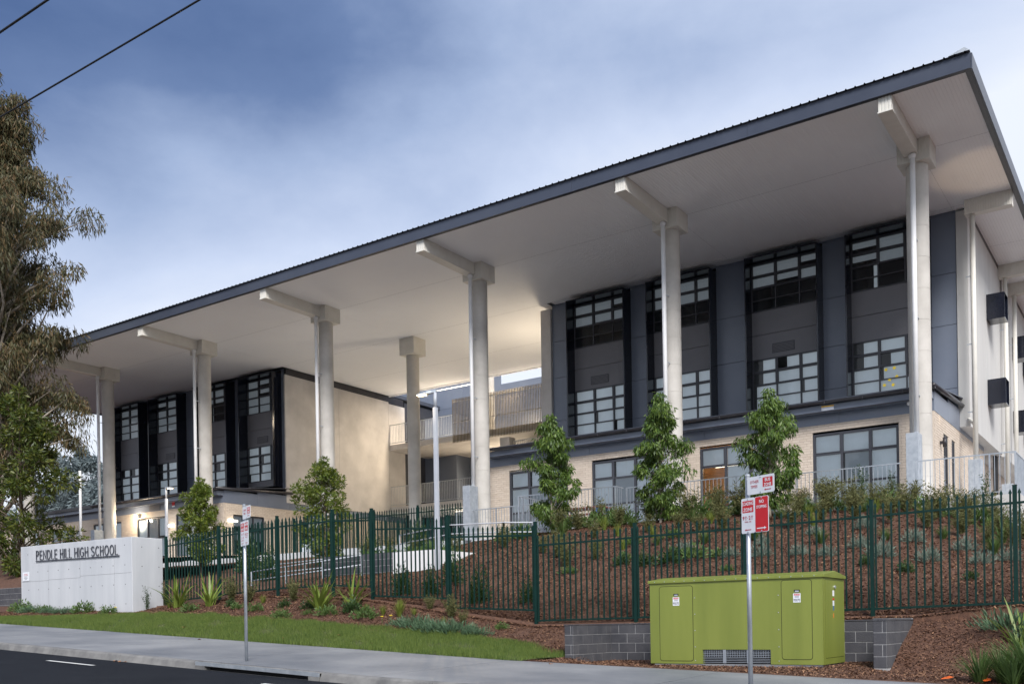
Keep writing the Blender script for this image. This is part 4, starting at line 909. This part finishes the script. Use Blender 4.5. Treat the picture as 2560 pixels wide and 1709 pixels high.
def strip_lamp(name, label, a, b, m='lampw', e=20, d=(0,0,-1), size=.06):
    t = thing(name, a, label, 'lamp'); MB().beam(a, b, size, size).build('diffuser', m, t)
    A, B = Vector(a), Vector(b); n = (B-A).normalized(); off = Vector(d).normalized()
    MB().beam(A - off*size*.8, B - off*size*.8, size*1.3, size*.5).build('housing', 'galvd', t)
    c = (A+B)/2 + off*.3; l = area(c, d, e, .35, .35); return t
strip_lamp('linear_lamp', 'lit linear lamp at the far canopy edge, left of the tall lamp post', (-37.4,45.15,14.0), (-33.6,45.15,14.0), 'lampw', 420, (0,0,-1), .03)
strip_lamp('linear_lamp', 'lit linear lamp at the far edge of the canopy ceiling beside the concrete pilaster', (-31.0,45.6,14.6), (-28.6,45.6,14.6), 'lampw', 260, (0,0,-1), .035)
strip_lamp('linear_lamp', 'bright linear wall lamp under the upper walkway of the courtyard', (-35.5,49.93,9.4), (-33.4,49.93,9.4), 'lampw', 160, (0,-1,-.5), .09)
strip_lamp('linear_lamp', 'lit linear lamp below the lower walkway of the courtyard', (-36,46.5,6.9), (-33,46.5,6.9), 'lampd', 90, (0,0,-1))
strip_lamp('wall_lamp', 'small lit wall lamp on the brick between left wing windows', (-44.25,32.22,5.57), (-43.85,32.22,5.57), 'lampw', 12, (0,-1,-.3), .1)
strip_lamp('wall_lamp', 'lit strip lamp on the side brick wall of the left wing', (-39.82,32.55,5.56), (-39.82,33.1,5.56), 'lampw', 25, (1,0,-.3), .09)
fl = thing('flood_lamp', (-46.95,32.1,6.2), 'glaring flood lamp on the brick above the left wing window', 'lamp'); MB().box(-47.1,-46.8,32.12,32.25,6.17,6.33).build('housing', 'galvd', fl); MB().box(-47.08,-46.82,32.10,32.118,6.19,6.31).build('lens', 'lamp', fl); point((-46.95,31.7,6.1), 70)
point((-47.3,30.2,3.8), 14)  # added light with no fixture, warming the column foot like the flood lamp
# ceiling uplight, then a light with invented housing added to warm the side wall
ul = thing('uplight', (-23.6,39.2,10.0), 'small wall uplight behind the concrete pilaster warming the ceiling', 'lamp'); MB().tube([(-23.6,39.2,10.0),(-23.6,39.2,10.2)], .08, 12).build('housing', 'galvd', ul); spot((-24.6,39.6,10.3), (-.3,-.1,1), 400, 160).data.shadow_soft_size = .5
ul = thing('uplight', (-37,46,11.2), 'small added light without a known fixture, warming the left concrete wall', 'lamp'); MB().tube([(-36.5,45.6,11.2),(-36.5,45.6,11.3)], .08, 12).build('housing', 'galvd', ul); point((-36.5,46.6,11.7), 14)
# up and down light on the right brick return
ud = thing('wall_lamp', (-6.1,33.15,5.5), 'black cylinder lamp throwing light up and down the right brick wall', 'lamp'); MB().tube([(-6.06,33.15,5.42),(-6.06,33.15,5.72)], .06, 16).build('cylinder', 'gutter', ud, True); box('bracket', 'gutter', ud, -6.19, -6.11, 33.12, 33.18, 5.52, 5.62)
spot((-6.09,33.15,5.78), (-.05,0,1), 30, 30, (1,.85,.65)); spot((-6.09,33.15,5.38), (-.05,0,-1), 14, 40, (1,.85,.65)); spot((-5.4,33.4,5.9), (.06,.06,1), 260, 26, (1,.70,.42))
# ------------------------------------------------------------------ small wall signs
hs = thing('block_sign', (-52.77,32.2,5.4), 'black plate with a white letter H on the brick of the low left wing', 'sign'); box('plate', 'ink', hs, -52.97, -52.57, 32.25, 32.285, 5.38, 5.90)
q = inst('letter', text_mesh('H', .5, .002, 0, .85, 'signw', 'CENTER'), (-52.77,32.246,5.47), hs); q.rotation_euler = (math.pi/2,0,0)
rs = thing('warning_sign', (-43.9,32.2,6.55), 'small red plate on the dark band above the left wing windows', 'sign'); box('plate', 'red', rs, -44.0, -43.78, 32.26, 32.28, 6.62, 6.84); box('text_plate', 'signw', rs, -44.0, -43.78, 32.262, 32.28, 6.55, 6.615)
lv = thing('vent_grille', (-45.5,32.2,6.5), 'dark louvred vent in the band above the left wing windows', 'vent')
for k in range(6): box('slat', 'span', lv, -46.0, -45.05, 32.255, 32.282, 6.49+k*.048, 6.515+k*.048)
nt_ = thing('caution_label', (-9.2,31.8,6.85), 'yellow and white caution label on the eaves beam at the right', 'label'); box('plate', 'signw', nt_, -9.55, -9.15, 31.893, 31.898, 6.83, 6.93); box('band', 'yellow', nt_, -9.55, -9.15, 31.893, 31.898, 6.932, 6.975)
cmr = thing('security_camera', (-6.75,32.2,6.68), 'small white security camera on the dark band beside the right column', 'camera'); box('body', 'white', cmr, -6.95, -6.65, 32.1, 32.28, 6.70, 6.78); MB().tube([(-6.75,32.14,6.70),(-6.75,32.14,6.64),(-6.75,32.14,6.61)], [.05,.045,.02], 12).build('dome', 'galvd', cmr, True)
star = MB()
for i in range(12): a = i*math.pi/6; r = .075 if i % 2 == 0 else .04; star.v.append((r*math.cos(a), 0, r*math.sin(a)))
star.f.append(tuple(range(12))[::-1]); sme = star.mesh('paper_flower', 'flower')
for i, (x, z) in enumerate(((-8.62,9.0),(-8.33,9.02),(-8.5,8.62),(-8.25,8.7),(-8.68,8.45),(-8.38,8.42),(-7.7,8.5))):
    tag(inst('paper_flower', sme, (x, 36.6, z)), ['upper left','upper right','centre','middle right','lower left','lower right','far right'][i] + ' of the yellow paper flowers on the rightmost first floor window', 'decoration')
bc = thing('beacon', (-27.9,31.5,5.1), 'small yellow beacon on top of the courtyard fence', 'beacon'); box('base', 'fence', bc, -31.6, -31.4, 31.5, 31.7, 5.0, 5.12); MB().tube([(-31.5,31.6,5.12),(-31.5,31.6,5.3)], .1, 12).build('cap', 'yellow', bc)
yb = thing('yellow_box', (-31.3,20.6,2.9), 'small yellow box showing above the left part of the sign wall', 'box'); bevelbox('box', 'yellow', yb, -34.9, -34.65, 20.3, 20.5, 2.9, 3.24, .01); MB().box(-34.8,-34.75,20.38,20.42,1.8,2.9).build('stake', 'galvd', yb)
# ------------------------------------------------------------------ terrace tables
def picnic(x, y, label):
    t = thing('picnic_table', (x, y, ZF), label, 'table')
    for i in range(5): box('slat', 'timber', t, x-.9, x+.9, y-.36+i*.15, y-.23+i*.15, 4.02, 4.06)
    for sy in (-.72, .62):
        for i in range(2): box('seat_slat', 'timber', t, x-.9, x+.9, y+sy+i*.13-.06, y+sy+i*.13+.05, 3.74, 3.78)
    for sx_ in (-.7, .7):
        f = MB(); f.box(x+sx_-.04,x+sx_+.04,y-.34,y-.26,3.32,4.02); f.box(x+sx_-.04,x+sx_+.04,y+.26,y+.34,3.32,4.02); f.box(x+sx_-.03,x+sx_+.03,y-.8,y+.8,3.66,3.74); f.box(x+sx_-.03,x+sx_+.03,y-.76,y-.68,3.32,3.66); f.box(x+sx_-.03,x+sx_+.03,y+.68,y+.76,3.32,3.66)
        f.build('leg_frame', 'bluep', t)
picnic(-17.2, 29.6, 'red slatted terrace table with blue legs between the two left slope trees')
picnic(-11.6, 30.3, 'red slatted terrace table with blue legs in front of the lit classroom window')
# ------------------------------------------------------------------ power lines
for k, (y, z, lab) in enumerate(((10.0,10.03,'lower black power line crossing the top left corner of the sky'), (9.0,10.5,'upper black power line in the extreme top left corner of the sky'))):
    pts = [(x, y, z + .0004*(x+12)**2*.5 + (0 if k else .0)) for x in np.linspace(-60, 25, 40)]
    tag(MB().tube(pts, .016 if k == 0 else .02, 6).build('power_line', 'wire', None, True), lab, 'cable')
# ------------------------------------------------------------------ foliage
def leaf_quads(c, d, ln, wd_):
    """diamond leaves at points c pointing along d"""
    n = len(c); d = d/np.linalg.norm(d, axis=1)[:, None]; r = rng.normal(size=(n, 3)); s = np.cross(d, r); s /= np.linalg.norm(s, axis=1)[:, None]+1e-9
    nn = np.cross(d, s); L_ = np.asarray(ln).reshape(-1, 1); W_ = np.asarray(wd_).reshape(-1, 1)
    V = np.stack([c, c+d*L_*.45+s*W_/2+nn*L_*.06, c+d*L_, c+d*L_*.45-s*W_/2+nn*L_*.06], 1).reshape(-1, 3); return V, np.arange(n*4).reshape(-1, 4)
def clump_leaves(centers, radii, per, ln, wd_, droop, up_=0):
    C = []; D = []
    for c, r in zip(centers, radii):
        k = max(4, int(per*rng.uniform(.7, 1.3))); v = rng.normal(size=(k, 3)); v /= np.linalg.norm(v, axis=1)[:, None]; rad = r*rng.uniform(.25, 1, k)**.6
        C.append(np.asarray(c) + v*rad[:, None]*np.array([1, 1, .85])); dd = v*(1-droop) + np.array([0, 0, -1])*droop + np.array([0, 0, 1])*up_ + rng.normal(0, .3, (k, 3)); D.append(dd)
    C = np.vstack(C); D = np.vstack(D); n = len(C); return leaf_quads(C, D, rng.uniform(.7, 1.25, n)*ln, rng.uniform(.7, 1.25, n)*wd_)
def trunk_mesh(base, top, r0, r1, tips, bm, rb=.015, seed=0):
    R = random.Random(seed); m_ = MB(); B = Vector(base); T = Vector(top); pts = []; k = 7
    for i in range(k+1):
        p = B.lerp(T, i/k); pts.append(p + Vector((R.uniform(-1,1), R.uniform(-1,1), 0))*r0*.7*(i not in (0,)))
    m_.tube(pts, [r0+(r1-r0)*i/k for i in range(k+1)], 9)
    for c in tips:
        c = Vector(c); t = min(.97, max(.12, ((c.z-B.z)/(T.z-B.z)) - .06 - R.random()*.12)); i = t*k; p = pts[int(i)].lerp(pts[min(k, int(i)+1)], i-int(i))
        mid = p.lerp(c, .5) + Vector((R.uniform(-1,1), R.uniform(-1,1), R.uniform(-.2,.8)))*(c-p).length*.12
        ra = max(rb, (r0+(r1-r0)*t)*.45); m_.tube([p, mid, c], [ra, ra*.6, rb*.5], 5)
    return m_
def tree(name, label, base, h, prof, nclump, crad, per, ln, wd_, leafm, barkm, r0, droop=.6, up_=0, cat='tree', group=None, seed=1, z0=.12, bias=None, lean=(0,0), tips_n=None, inner=.35):
    global rng
    rng = np.random.default_rng(seed); b = Vector(base); t = thing(name, base, label, cat, group); cs = []; rr = []
    zs_, rs_ = zip(*prof)
    nb_ = max(8, nclump//4); limbs = []
    for i in range(nb_):
        u = z0 + (.93-z0)*((i+rng.uniform(.1, .9))/nb_)**.95; a = i*2.39996 + rng.uniform(-.7, .7); L_ = float(np.interp(u, zs_, rs_))*rng.uniform(.55, 1.25); rise = rng.uniform(.0, .55)
        for k in range(4):
            q = (.35, .6, .82, 1.0)[k]*rng.uniform(.85, 1.1); j = L_*.16
            cs.append((b.x + lean[0]*u + L_*q*math.cos(a) + rng.uniform(-j, j), b.y + lean[1]*u + L_*q*math.sin(a) + rng.uniform(-j, j), b.z + h*u + L_*rise*q*q*.8 - (droop > .5)*L_*.18*q*q + rng.uniform(-j, j))); rr.append(crad*rng.uniform(.6, 1.3)*(1.1 - .25*k/3))
    for u in (.95, 1.0): cs.append((b.x+lean[0]*u, b.y+lean[1]*u, b.z+h*u)); rr.append(crad*.6)
    V, F = clump_leaves(cs, rr, per, ln, wd_, droop, up_)
    cr_ = link('crown', npmesh('crown', V - np.array(base), F, leafm), base, t)
    tm = trunk_mesh(tuple(b-Vector((0,0,.15))), (b.x+lean[0], b.y+lean[1], b.z+h*.93), r0, r0*.15, cs if tips_n is None else cs[::max(1, nclump//tips_n)], barkm, .006 if h < 6 else .02, seed)
    tm.build('trunk', barkm, t, True); return t
P1 = [(.1,.45),(.22,.85),(.38,.9),(.5,.6),(.65,.72),(.8,.38),(.9,.3),(1,.05)]
tree('slope_tree', 'leafy green slope tree left of the terrace tables, nearest the courtyard', (-16.6,26.5,2.75), 3.95, P1, 84, .28, 105, .165, .040, 'leaf', 'barkp', .05, .75, seed=3)
tree('slope_tree', 'leafy green slope tree standing in front of the second column from the right', (-12.85,26.6,2.8), 4.05, [(.1,.35),(.2,.55),(.35,.85),(.5,.62),(.62,.82),(.75,.4),(.88,.34),(1,.06)], 80, .28, 105, .165, .040, 'leaf', 'barkp', .05, .75, seed=5, lean=(.05,0))
tree('slope_tree', 'leafy green slope tree directly behind the nearer parking sign', (-9.62,27.1,2.95), 3.6, [(.08,.5),(.2,.62),(.36,.85),(.52,.78),(.66,.85),(.8,.42),(.92,.3),(1,.06)], 80, .28, 105, .165, .040, 'leaf', 'barkp', .05, .75, seed=8)
tree('lilly_pilly', 'dense yellow green round tree behind the fence in front of the left concrete wall', (-25.6,25.3,2.0), 4.1, [(.1,.5),(.3,.95),(.5,1.0),(.65,.85),(.8,.6),(.92,.35),(1,.08)], 104, .26, 105, .115, .048, 'leafy', 'bark', .05, .2, .25, seed=12)
tree('lilly_pilly', 'dense yellow green round tree behind the farther parking sign by the brick corner', (-32.3,25,2.2), 3.75, [(.1,.5),(.3,.85),(.5,1.0),(.62,.85),(.75,.55),(.9,.35),(1,.08)], 100, .26, 105, .12, .05, 'leafy', 'bark', .05, .2, .25, seed=14)
tree('eucalyptus_tree', 'very tall eucalyptus with hanging brownish leaves at the left edge', (-42.2,22,2.5), 21.8, [(.24,3.0),(.33,3.6),(.4,3.6),(.47,3.0),(.55,3.5),(.62,3.1),(.7,3.0),(.76,2.5),(.83,1.6),(.9,1.5),(.96,1.2),(1,.4)], 360, .80, 290, .27, .050, 'euc', 'barkp', .32, .8, seed=21, z0=.24, tips_n=380)
tree('broadleaf_tree', 'bushy broadleaved tree with upright leaf whorls above the left end of the sign wall', (-38.0,20.8,1.9), 7.7, [(.08,1.3),(.2,1.8),(.35,1.9),(.48,1.3),(.6,1.0),(.7,1.5),(.85,1.2),(1,.3)], 84, .44, 130, .21, .07, 'bush', 'bark', .12, .25, .1, seed=25, z0=.06, tips_n=60)
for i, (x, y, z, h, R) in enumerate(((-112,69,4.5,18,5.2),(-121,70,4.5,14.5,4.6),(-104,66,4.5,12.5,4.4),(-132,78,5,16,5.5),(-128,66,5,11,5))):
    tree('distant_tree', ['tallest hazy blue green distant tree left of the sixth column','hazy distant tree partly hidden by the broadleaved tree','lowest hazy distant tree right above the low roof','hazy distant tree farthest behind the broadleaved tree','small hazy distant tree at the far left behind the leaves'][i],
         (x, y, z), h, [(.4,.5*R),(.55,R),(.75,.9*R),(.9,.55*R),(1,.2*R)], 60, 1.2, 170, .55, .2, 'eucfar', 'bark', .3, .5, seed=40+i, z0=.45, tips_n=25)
# low plants: a few mesh variants per kind, shared between the individuals
def spiky(nb, h, w_, spread, m, seed, seg=3):
    r = np.random.default_rng(seed); V = []; F = []
    for i in range(nb):
        a = r.uniform(0, 2*np.pi); hh = h*r.uniform(.55, 1.1); sp = spread*r.uniform(.15, 1.0); ww_ = w_*r.uniform(.7, 1.2); d = np.array([math.cos(a), math.sin(a), 0]); s_ = np.array([-math.sin(a), math.cos(a), 0])
        b0 = d*r.uniform(0, .12*h); base = len(V); bend = r.uniform(.6, 1.6)
        for k in range(seg+1):
            u = k/seg; p = b0 + d*sp*u**1.3 + np.array([0, 0, hh*(u - .28*bend*u*u*(sp/max(spread, 1e-6)))]); wk = ww_*(1-u**2.2)*.5 + .001
            V += [p-s_*wk, p+s_*wk]
        for k in range(seg): o_ = base+2*k; F.append((o_, o_+1, o_+3, o_+2))
    return npmesh('foliage', np.array(V), np.array(F), m)
def leafy(nl, h, rad, ln, wd_, m, seed, up_=.5):
    global rng
    rng = np.random.default_rng(seed); n = nl; v = rng.normal(size=(n, 3)); v[:, 2] = np.abs(v[:, 2]); v /= np.linalg.norm(v, axis=1)[:, None]; q = rng.uniform(.2, 1, n)**.5
    lob = 1 + .3*np.sin(np.arctan2(v[:, 1], v[:, 0])*3 + seed) ; c = v*q[:, None]*np.array([rad, rad, h])*lob[:, None]; c[:, 2] = np.maximum(c[:, 2], .01)
    V, F = leaf_quads(c, v + np.array([0, 0, up_]) + rng.normal(0, .35, (n, 3)), ln*rng.uniform(.7, 1.3, n), wd_*rng.uniform(.7, 1.3, n)); return npmesh('foliage', V, F, m)
def wispy(nst, h, m, seed, spread=.3, ln=.05, wd_=.012):
    global rng
    rng = np.random.default_rng(seed); C = []; D = []
    for i in range(nst):
        a = rng.uniform(0, 6.28); s_ = spread*rng.uniform(.1, 1); hh = h*rng.uniform(.5, 1.1); k = 42
        u = rng.uniform(.15, 1, k); p = np.c_[np.cos(a)*s_*u**1.4, np.sin(a)*s_*u**1.4, hh*u] + rng.normal(0, .02, (k, 3)); C.append(p); D.append(np.c_[rng.normal(0, .8, k)+np.cos(a)*.4, rng.normal(0, .8, k)+np.sin(a)*.4, rng.uniform(.2, 1, k)])
    C = np.vstack(C); D = np.vstack(D); V, F = leaf_quads(C, D, ln*rng.uniform(.7, 1.4, len(C)), wd_*rng.uniform(.7, 1.4, len(C))); return npmesh('foliage', V, F, m)
KIND = dict(
 silver=[leafy(420, .34, .30, .13, .022, 'silver', 60+i, .6) for i in range(3)], olive=[wispy(26, .62, 'olive', 70+i, .32, .07, .014) for i in range(3)],
 dark=[leafy(520, .30, .22, .06, .03, 'dgreen', 80+i, .4) for i in range(2)], tuft=[spiky(110, .42, .010, .22, 'tuft', 90+i) for i in range(3)],
 mid=[leafy(380, .26, .30, .085, .032, 'mgreen', 100+i, .5) for i in range(3)], blue=[leafy(420, .20, .36, .12, .018, 'bgreen', 110+i, .8) for i in range(2)],
 upright=[leafy(900, 1.05, .34, .12, .045, 'dgreen', 120+i, .5) for i in range(2)], dry=[wispy(22, .7, 'dry', 130, .28, .06, .016)],
 tall=[wispy(18, 1.15, 'dgreen', 140+i, .30, .07, .018) for i in range(2)], strap=[spiky(46, .75, .035, .55, 'mgreen', 150+i, 4) for i in range(2)], meadow=[spiky(170, .45, .011, .40, 'mgreen', 160+i) for i in range(2)])
DESC = dict(silver=('silver_shrub','silvery grey spiky shrub','shrub'), olive=('wispy_shrub','olive wispy shrub','shrub'), dark=('round_shrub','small compact dark green shrub','shrub'), tuft=('grass_tuft','yellow green grass tuft','grass tuft'),
 mid=('low_shrub','low bright green shrub','shrub'), blue=('ground_cover','blue green spreading ground cover plant','plant'), upright=('upright_shrub','upright dark leafy shrub','shrub'), dry=('dry_shrub','dried out salmon brown shrub','shrub'), tall=('thin_shrub','tall thin twiggy shrub','shrub'), strap=('strap_leaf_plant','green strap leaved plant','plant'), meadow=('lush_grass_clump','lush green grass clump','grass clump'))
def plant_row(kind, pts, where, sc=1.0, seed=0):
    R = random.Random(seed); nm, de, ca = DESC[kind]; pts = sorted(pts, key=lambda p: p[0]/p[1]); n = len(pts)
    for i, p in enumerate(pts):
        x, y = p[:2]; s_ = sc*R.uniform(.8, 1.25)*(p[2] if len(p) > 2 else 1); z = (p[3] if len(p) > 3 else hgt(x, y)) - .015
        lab = de + ' ' + where if n == 1 else f'{de} {where}, {ordinal(i)} from the left'
        tag(inst(nm, R.choice(KIND[kind]), (x, y, z), rz=R.uniform(0, 6.28), scale=s_), lab, ca, f'{de}s {where}' if n > 1 else None)
plant_row('tuft', [(-25.3,18.4,.9),(-21.1,18.4,.8),(-17.0,18.2,.7),(-16.4,18.15),(-15.9,18.2,1.1),(-16.3,18.7,1.0),(-15.6,18.4,.8),(-14.3,17.95,.9)], 'before the fence', .85, 1)
plant_row('mid', [(-19.1,17.25),(-20.6,17.7,.8),(-21.6,17.9,.7),(-18.5,17.6,.6),(-17.8,17.65,.9),(-16.6,17.7,1.1),(-23.4,17.7,.8),(-12.9,18.3,.5)], 'on the street side of the fence', .9, 2)
plant_row('blue', [(-14.8,17.45,1.1),(-14.3,17.35),(-13.9,17.3,1.2),(-13.5,17.35,1.2),(-13.0,17.42,1.1),(-15.3,17.5,.8)], 'along the lawn edge', 1.0, 3)
plant_row('dark', [(-18.9,18.0,.9),(-22.2,18.2,.8),(-17.3,18.0,1.1),(-19.9,18.1,.8)], 'by the farther parking sign', .95, 4)
plant_row('olive', [(-20.1,18.6),(-21.9,18.6,.9),(-22.8,18.7,1.1),(-19.2,18.65,.8),(-14.6,18.6,1.0),(-15.5,18.9,.8),(-13.95,18.2,.8)], 'against the foot of the green fence', 1.0, 5)
plant_row('mid', [(-32.2,17.6,1.1),(-31.6,17.4,.9),(-30.7,17.5,.9),(-28.6,17.6,1.1),(-27.2,17.6,1.0)], 'at the base of the sign wall', .95, 6)
plant_row('blue', [(-31.2,17.3),(-30.2,17.4),(-29.7,17.45,.8),(-29.2,17.5,.8)], 'below the raised letters', 1.0, 7)
plant_row('tall', [(-26.1,18.2,.75),(-25.95,18.75,.7)], 'by the right face of the sign wall', .9, 8)
plant_row('upright', [(-17.0,19.6,1.0),(-16.1,19.7,1.05),(-15.9,20.4,1.1),(-14.5,19.6,.9),(-13.2,19.9,.85)], 'just behind the middle fence panels', .68, 9)
plant_row('silver', [(-10.2,22.6),(-9.0,22.5,1.1),(-8.2,22.4),(-8.5,23.4),(-7.3,22.4),(-6.6,22.2,.9),(-6.0,22.8,1.1),(-5.4,22.2,1.2),(-5.0,23.6),(-4.4,22.2,1.3),(-3.9,23.4,1.1),(-3.4,22.3,1.1),(-7.4,24.0),(-6.3,24.4),(-2.9,22.6)], 'on the bark slope behind the fence', .72, 10)
plant_row('dark', [(-11.7,22.0),(-11.0,21.8,1.1),(-10.35,21.9,1.4),(-5.6,21.7,.8),(-4.7,21.4,.7),(-3.4,21.0,.7)], 'on the bark slope above the cabinet', .95, 11)
plant_row('mid', [(-11.8,22.4,.8),(-10.3,22.4,1.1),(-9.8,22.2,1.2),(-9.3,22.6),(-13.0,21.5,.8),(-8.7,21.6,.7),(-12.2,23.5),(-11.2,24.0)], 'halfway up the bark slope', .95, 12)
plant_row('olive', [(-13.9,22.5,1.1),(-13.3,21.9,1.2),(-12.7,22.4),(-13.8,24.3,1.1),(-12.4,24.9),(-11.5,25.0,1.1),(-10.7,24.5),(-9.9,24.3,1.1),(-9.2,24.2),(-8.3,25.0,1.1),(-7.6,25.3),(-6.8,25.4,1.2),(-5.9,25.2,1.1),(-5.0,25.0),(-4.2,24.8,1.2),(-3.6,24.4),(-3.0,24.0,1.1),(-14.6,22.8)], 'in the upper planting on the slope', 1.0, 13)
plant_row('mid', [(-15.6,26.4,1.5),(-14.9,26.6,1.6),(-14.2,26.8,1.5),(-11.9,27.2,1.5),(-11.2,27.3,1.4),(-10.5,27.4,1.5),(-8.7,27.6,1.3),(-7.9,27.7,1.4),(-7.1,27.6,1.2),(-6.3,27.3,1.2),(-17.6,26.3,1.3),(-18.4,26.3,1.2)], 'below the terrace railing', 1.1, 14)
plant_row('olive', [(-15.2,27.1,1.1),(-14.4,27.3,1.1),(-13.6,27.4,1.2),(-11.6,27.9,1.3),(-10.9,27.9,1.2),(-9.0,28.2,1.1),(-8.4,28.5,1.2),(-7.6,28.6,1.1),(-6.8,28.6,1.2),(-6.0,28.4,1.1),(-5.2,28.0,1.1),(-4.5,27.6,1.1),(-3.9,27.3,1.1)], 'at the top of the slope', 1.1, 15)
plant_row('silver', [(-8.8,28.0,1.3),(-8.2,28.2,1.4),(-7.4,28.2,1.2)], 'before the rightmost ground floor window', .85, 16)
plant_row('tall', [(-7.4,28.5,1.0),(-4.2,28.2,1.1),(-6.6,28.6,.9),(-5.0,28.6,.8)], 'at the terrace edge by the right column', 1.0, 17)
plant_row('dry', [(-9.05,28.3,1.15)], 'at the terrace edge left of the rightmost ground floor window', 1.0, 18)
plant_row('strap', [(-14.6,26.9,1.1),(-10.6,27.7,1.0),(-17.2,25.6,.9),(-3.3,24.6,.9)], 'among the upper slope planting', 1.0, 19)
plant_row('tuft', [(-12.3,23.2,.9),(-11.9,24.2),(-13.2,24.6,.9),(-10.8,25.6),(-9.3,25.7,1.1),(-7.7,24.9,1.0),(-6.5,26.2,1.1),(-5.4,26.3),(-4.4,26.1,1.1),(-8.3,26.5,1.1),(-3.7,25.8,1.0),(-14.2,25.6)], 'scattered over the upper slope', 1.0, 20)
plant_row('mid', [(-19.2,22.6,1.1,2.14),(-18.7,22.7,1.0,2.14),(-18.3,22.6,1.1,2.14),(-18.6,23.6,1.2,2.14),(-20.4,23.0,1.1,2.2),(-21.5,23.1,1.2,2.2)], 'on top of the white planter wall', 1.0, 21)
plant_row('olive', [(-19.0,23.4,1.0,2.14),(-18.2,23.4,.9,2.14),(-20.0,23.6,1.0,2.2),(-21.0,23.6,1.1,2.2),(-22.0,23.5,1.0,2.2),(-17.2,24.5),(-16.6,23.8)], 'behind the white planter wall', 1.0, 22)
plant_row('upright', [(-26.5,23.4,.9),(-27.6,23.6,1.0),(-24.4,26.4,.8),(-29,25.6,.8),(-30.4,25.8,1.1),(-27,27,1.1),(-22.8,27.2,1.0)], 'beside the ramp behind the left fence', .95, 23)
plant_row('meadow', [(-2.15,15.9,1.1),(-1.75,15.85,1.2),(-1.35,16.0,1.2),(-2.45,15.8,.8),(-1.0,16.2,1.1),(-1.5,15.75,1.3),(-2.0,15.65,1.0),(-1.15,15.8,1.3),(-1.9,16.15,1.1)], 'in the lower right corner', 1.45, 24)
plant_row('dark', [(-1.75,16.75,1.3),(-1.6,17.3,.9)], 'in the lower right corner', 1.2, 25)
plant_row('blue', [(-2.35,18.2,1.2),(-2.0,18.0,1.0)], 'at the right edge', 1.0, 26)
plant_row('upright', [(-41,19.6,.7,1.95),(-43,20,.8,2.1)], 'on the bark above the left block wall', 1.0, 27)
plant_row('meadow', [(-14.9,24.2),(-13.1,23.2,.9),(-11.4,23.4),(-10.0,23.3,.9),(-8.9,23.9,1.1),(-7.0,23.2,.9),(-5.6,23.5),(-4.5,24.3,1.1),(-3.3,23.3),(-6.9,26.6,1.2),(-5.4,27.0,1.2),(-4.3,26.9,1.2),(-3.6,26.4,1.1),(-9.2,26.8,1.1),(-11.6,26.2,1.1),(-13.4,25.9,1.1),(-15.4,25.2,1.1)], 'between the upper slope shrubs', .85, 28)
plant_row('olive', [(-16.0,26.0,1.2),(-15.3,25.9,1.2),(-14.0,26.2,1.3),(-12.0,26.8,1.2),(-11.0,26.7,1.3),(-10.2,26.7,1.2),(-8.8,27.0,1.2),(-8.0,27.1,1.3),(-7.3,26.9,1.2),(-6.6,26.8,1.2),(-5.8,26.6,1.2),(-5.0,26.3,1.2),(-4.3,26.0,1.2),(-3.5,25.6,1.2),(-2.9,25.2,1.2)], 'in the grassy band below the crest', 1.05, 30)
plant_row('mid', [(-5.6,27.9,1.3),(-4.9,27.3,1.2),(-4.2,27.2,1.3),(-3.7,26.8,1.2),(-13.2,27.6,1.3),(-12.4,27.7,1.2)], 'at the foot of the terrace wall', 1.1, 29)
# flax clumps: each long leaf a part of its own
fl_me = [spiky(1, 1, .08, .95, 'flax', s, 7) for s in (3, 5, 8, 13, 17, 21)]
def flax(x, y, s_, n, label, seed):
    R = random.Random(seed); b = (x, y, hgt(x, y)-.02); t = thing('flax_clump', b, label, 'plant')
    for i in range(n):
        k = s_*R.uniform(.65, 1.1); inst('leaf', R.choice(fl_me), (x+R.uniform(-.06,.06), y+R.uniform(-.06,.06), b[2]), t, rz=R.uniform(0, 6.28), scale=(k*R.uniform(.6, 1.1), k*R.uniform(.6, 1.1), k*R.uniform(.7, 1.15)))
flax(-24.85, 18.4, 1.2, 32, 'bright flax clump at the fence end nearest the sign wall', 1)
flax(-23.3, 18.3, 1.15, 28, 'bright flax clump just left of the farther parking sign', 2)
flax(-18.45, 18.0, 1.2, 46, 'largest bright flax clump below the fence corner post', 3)
flax(-17.75, 18.45, 1.05, 24, 'bright flax clump just right of the largest one', 4)
flax(-2.15, 17.7, .85, 18, 'yellow green flax clump in front of the fence at the right edge', 5)
for i, (x, y) in enumerate(((-15.65,17.6),(-15.8,17.45),(-27.0,17.7))):
    f = thing('yellow_flower', (x, y, hgt(x, y)), ['yellow flower among low plants above the lawn, right one', 'yellow flower among low plants above the lawn, left one', 'yellow flower at the right corner of the sign wall'][i], 'flower'); MB().tube([(x,y,hgt(x,y)),(x,y,hgt(x,y)+.17)], .006, 5).build('stem', 'mgreen', f); MB().tube([(x,y,hgt(x,y)+.17),(x,y,hgt(x,y)+.19),(x,y,hgt(x,y)+.2)], [.012,.04,.03], 10).build('bloom', 'flower', f)
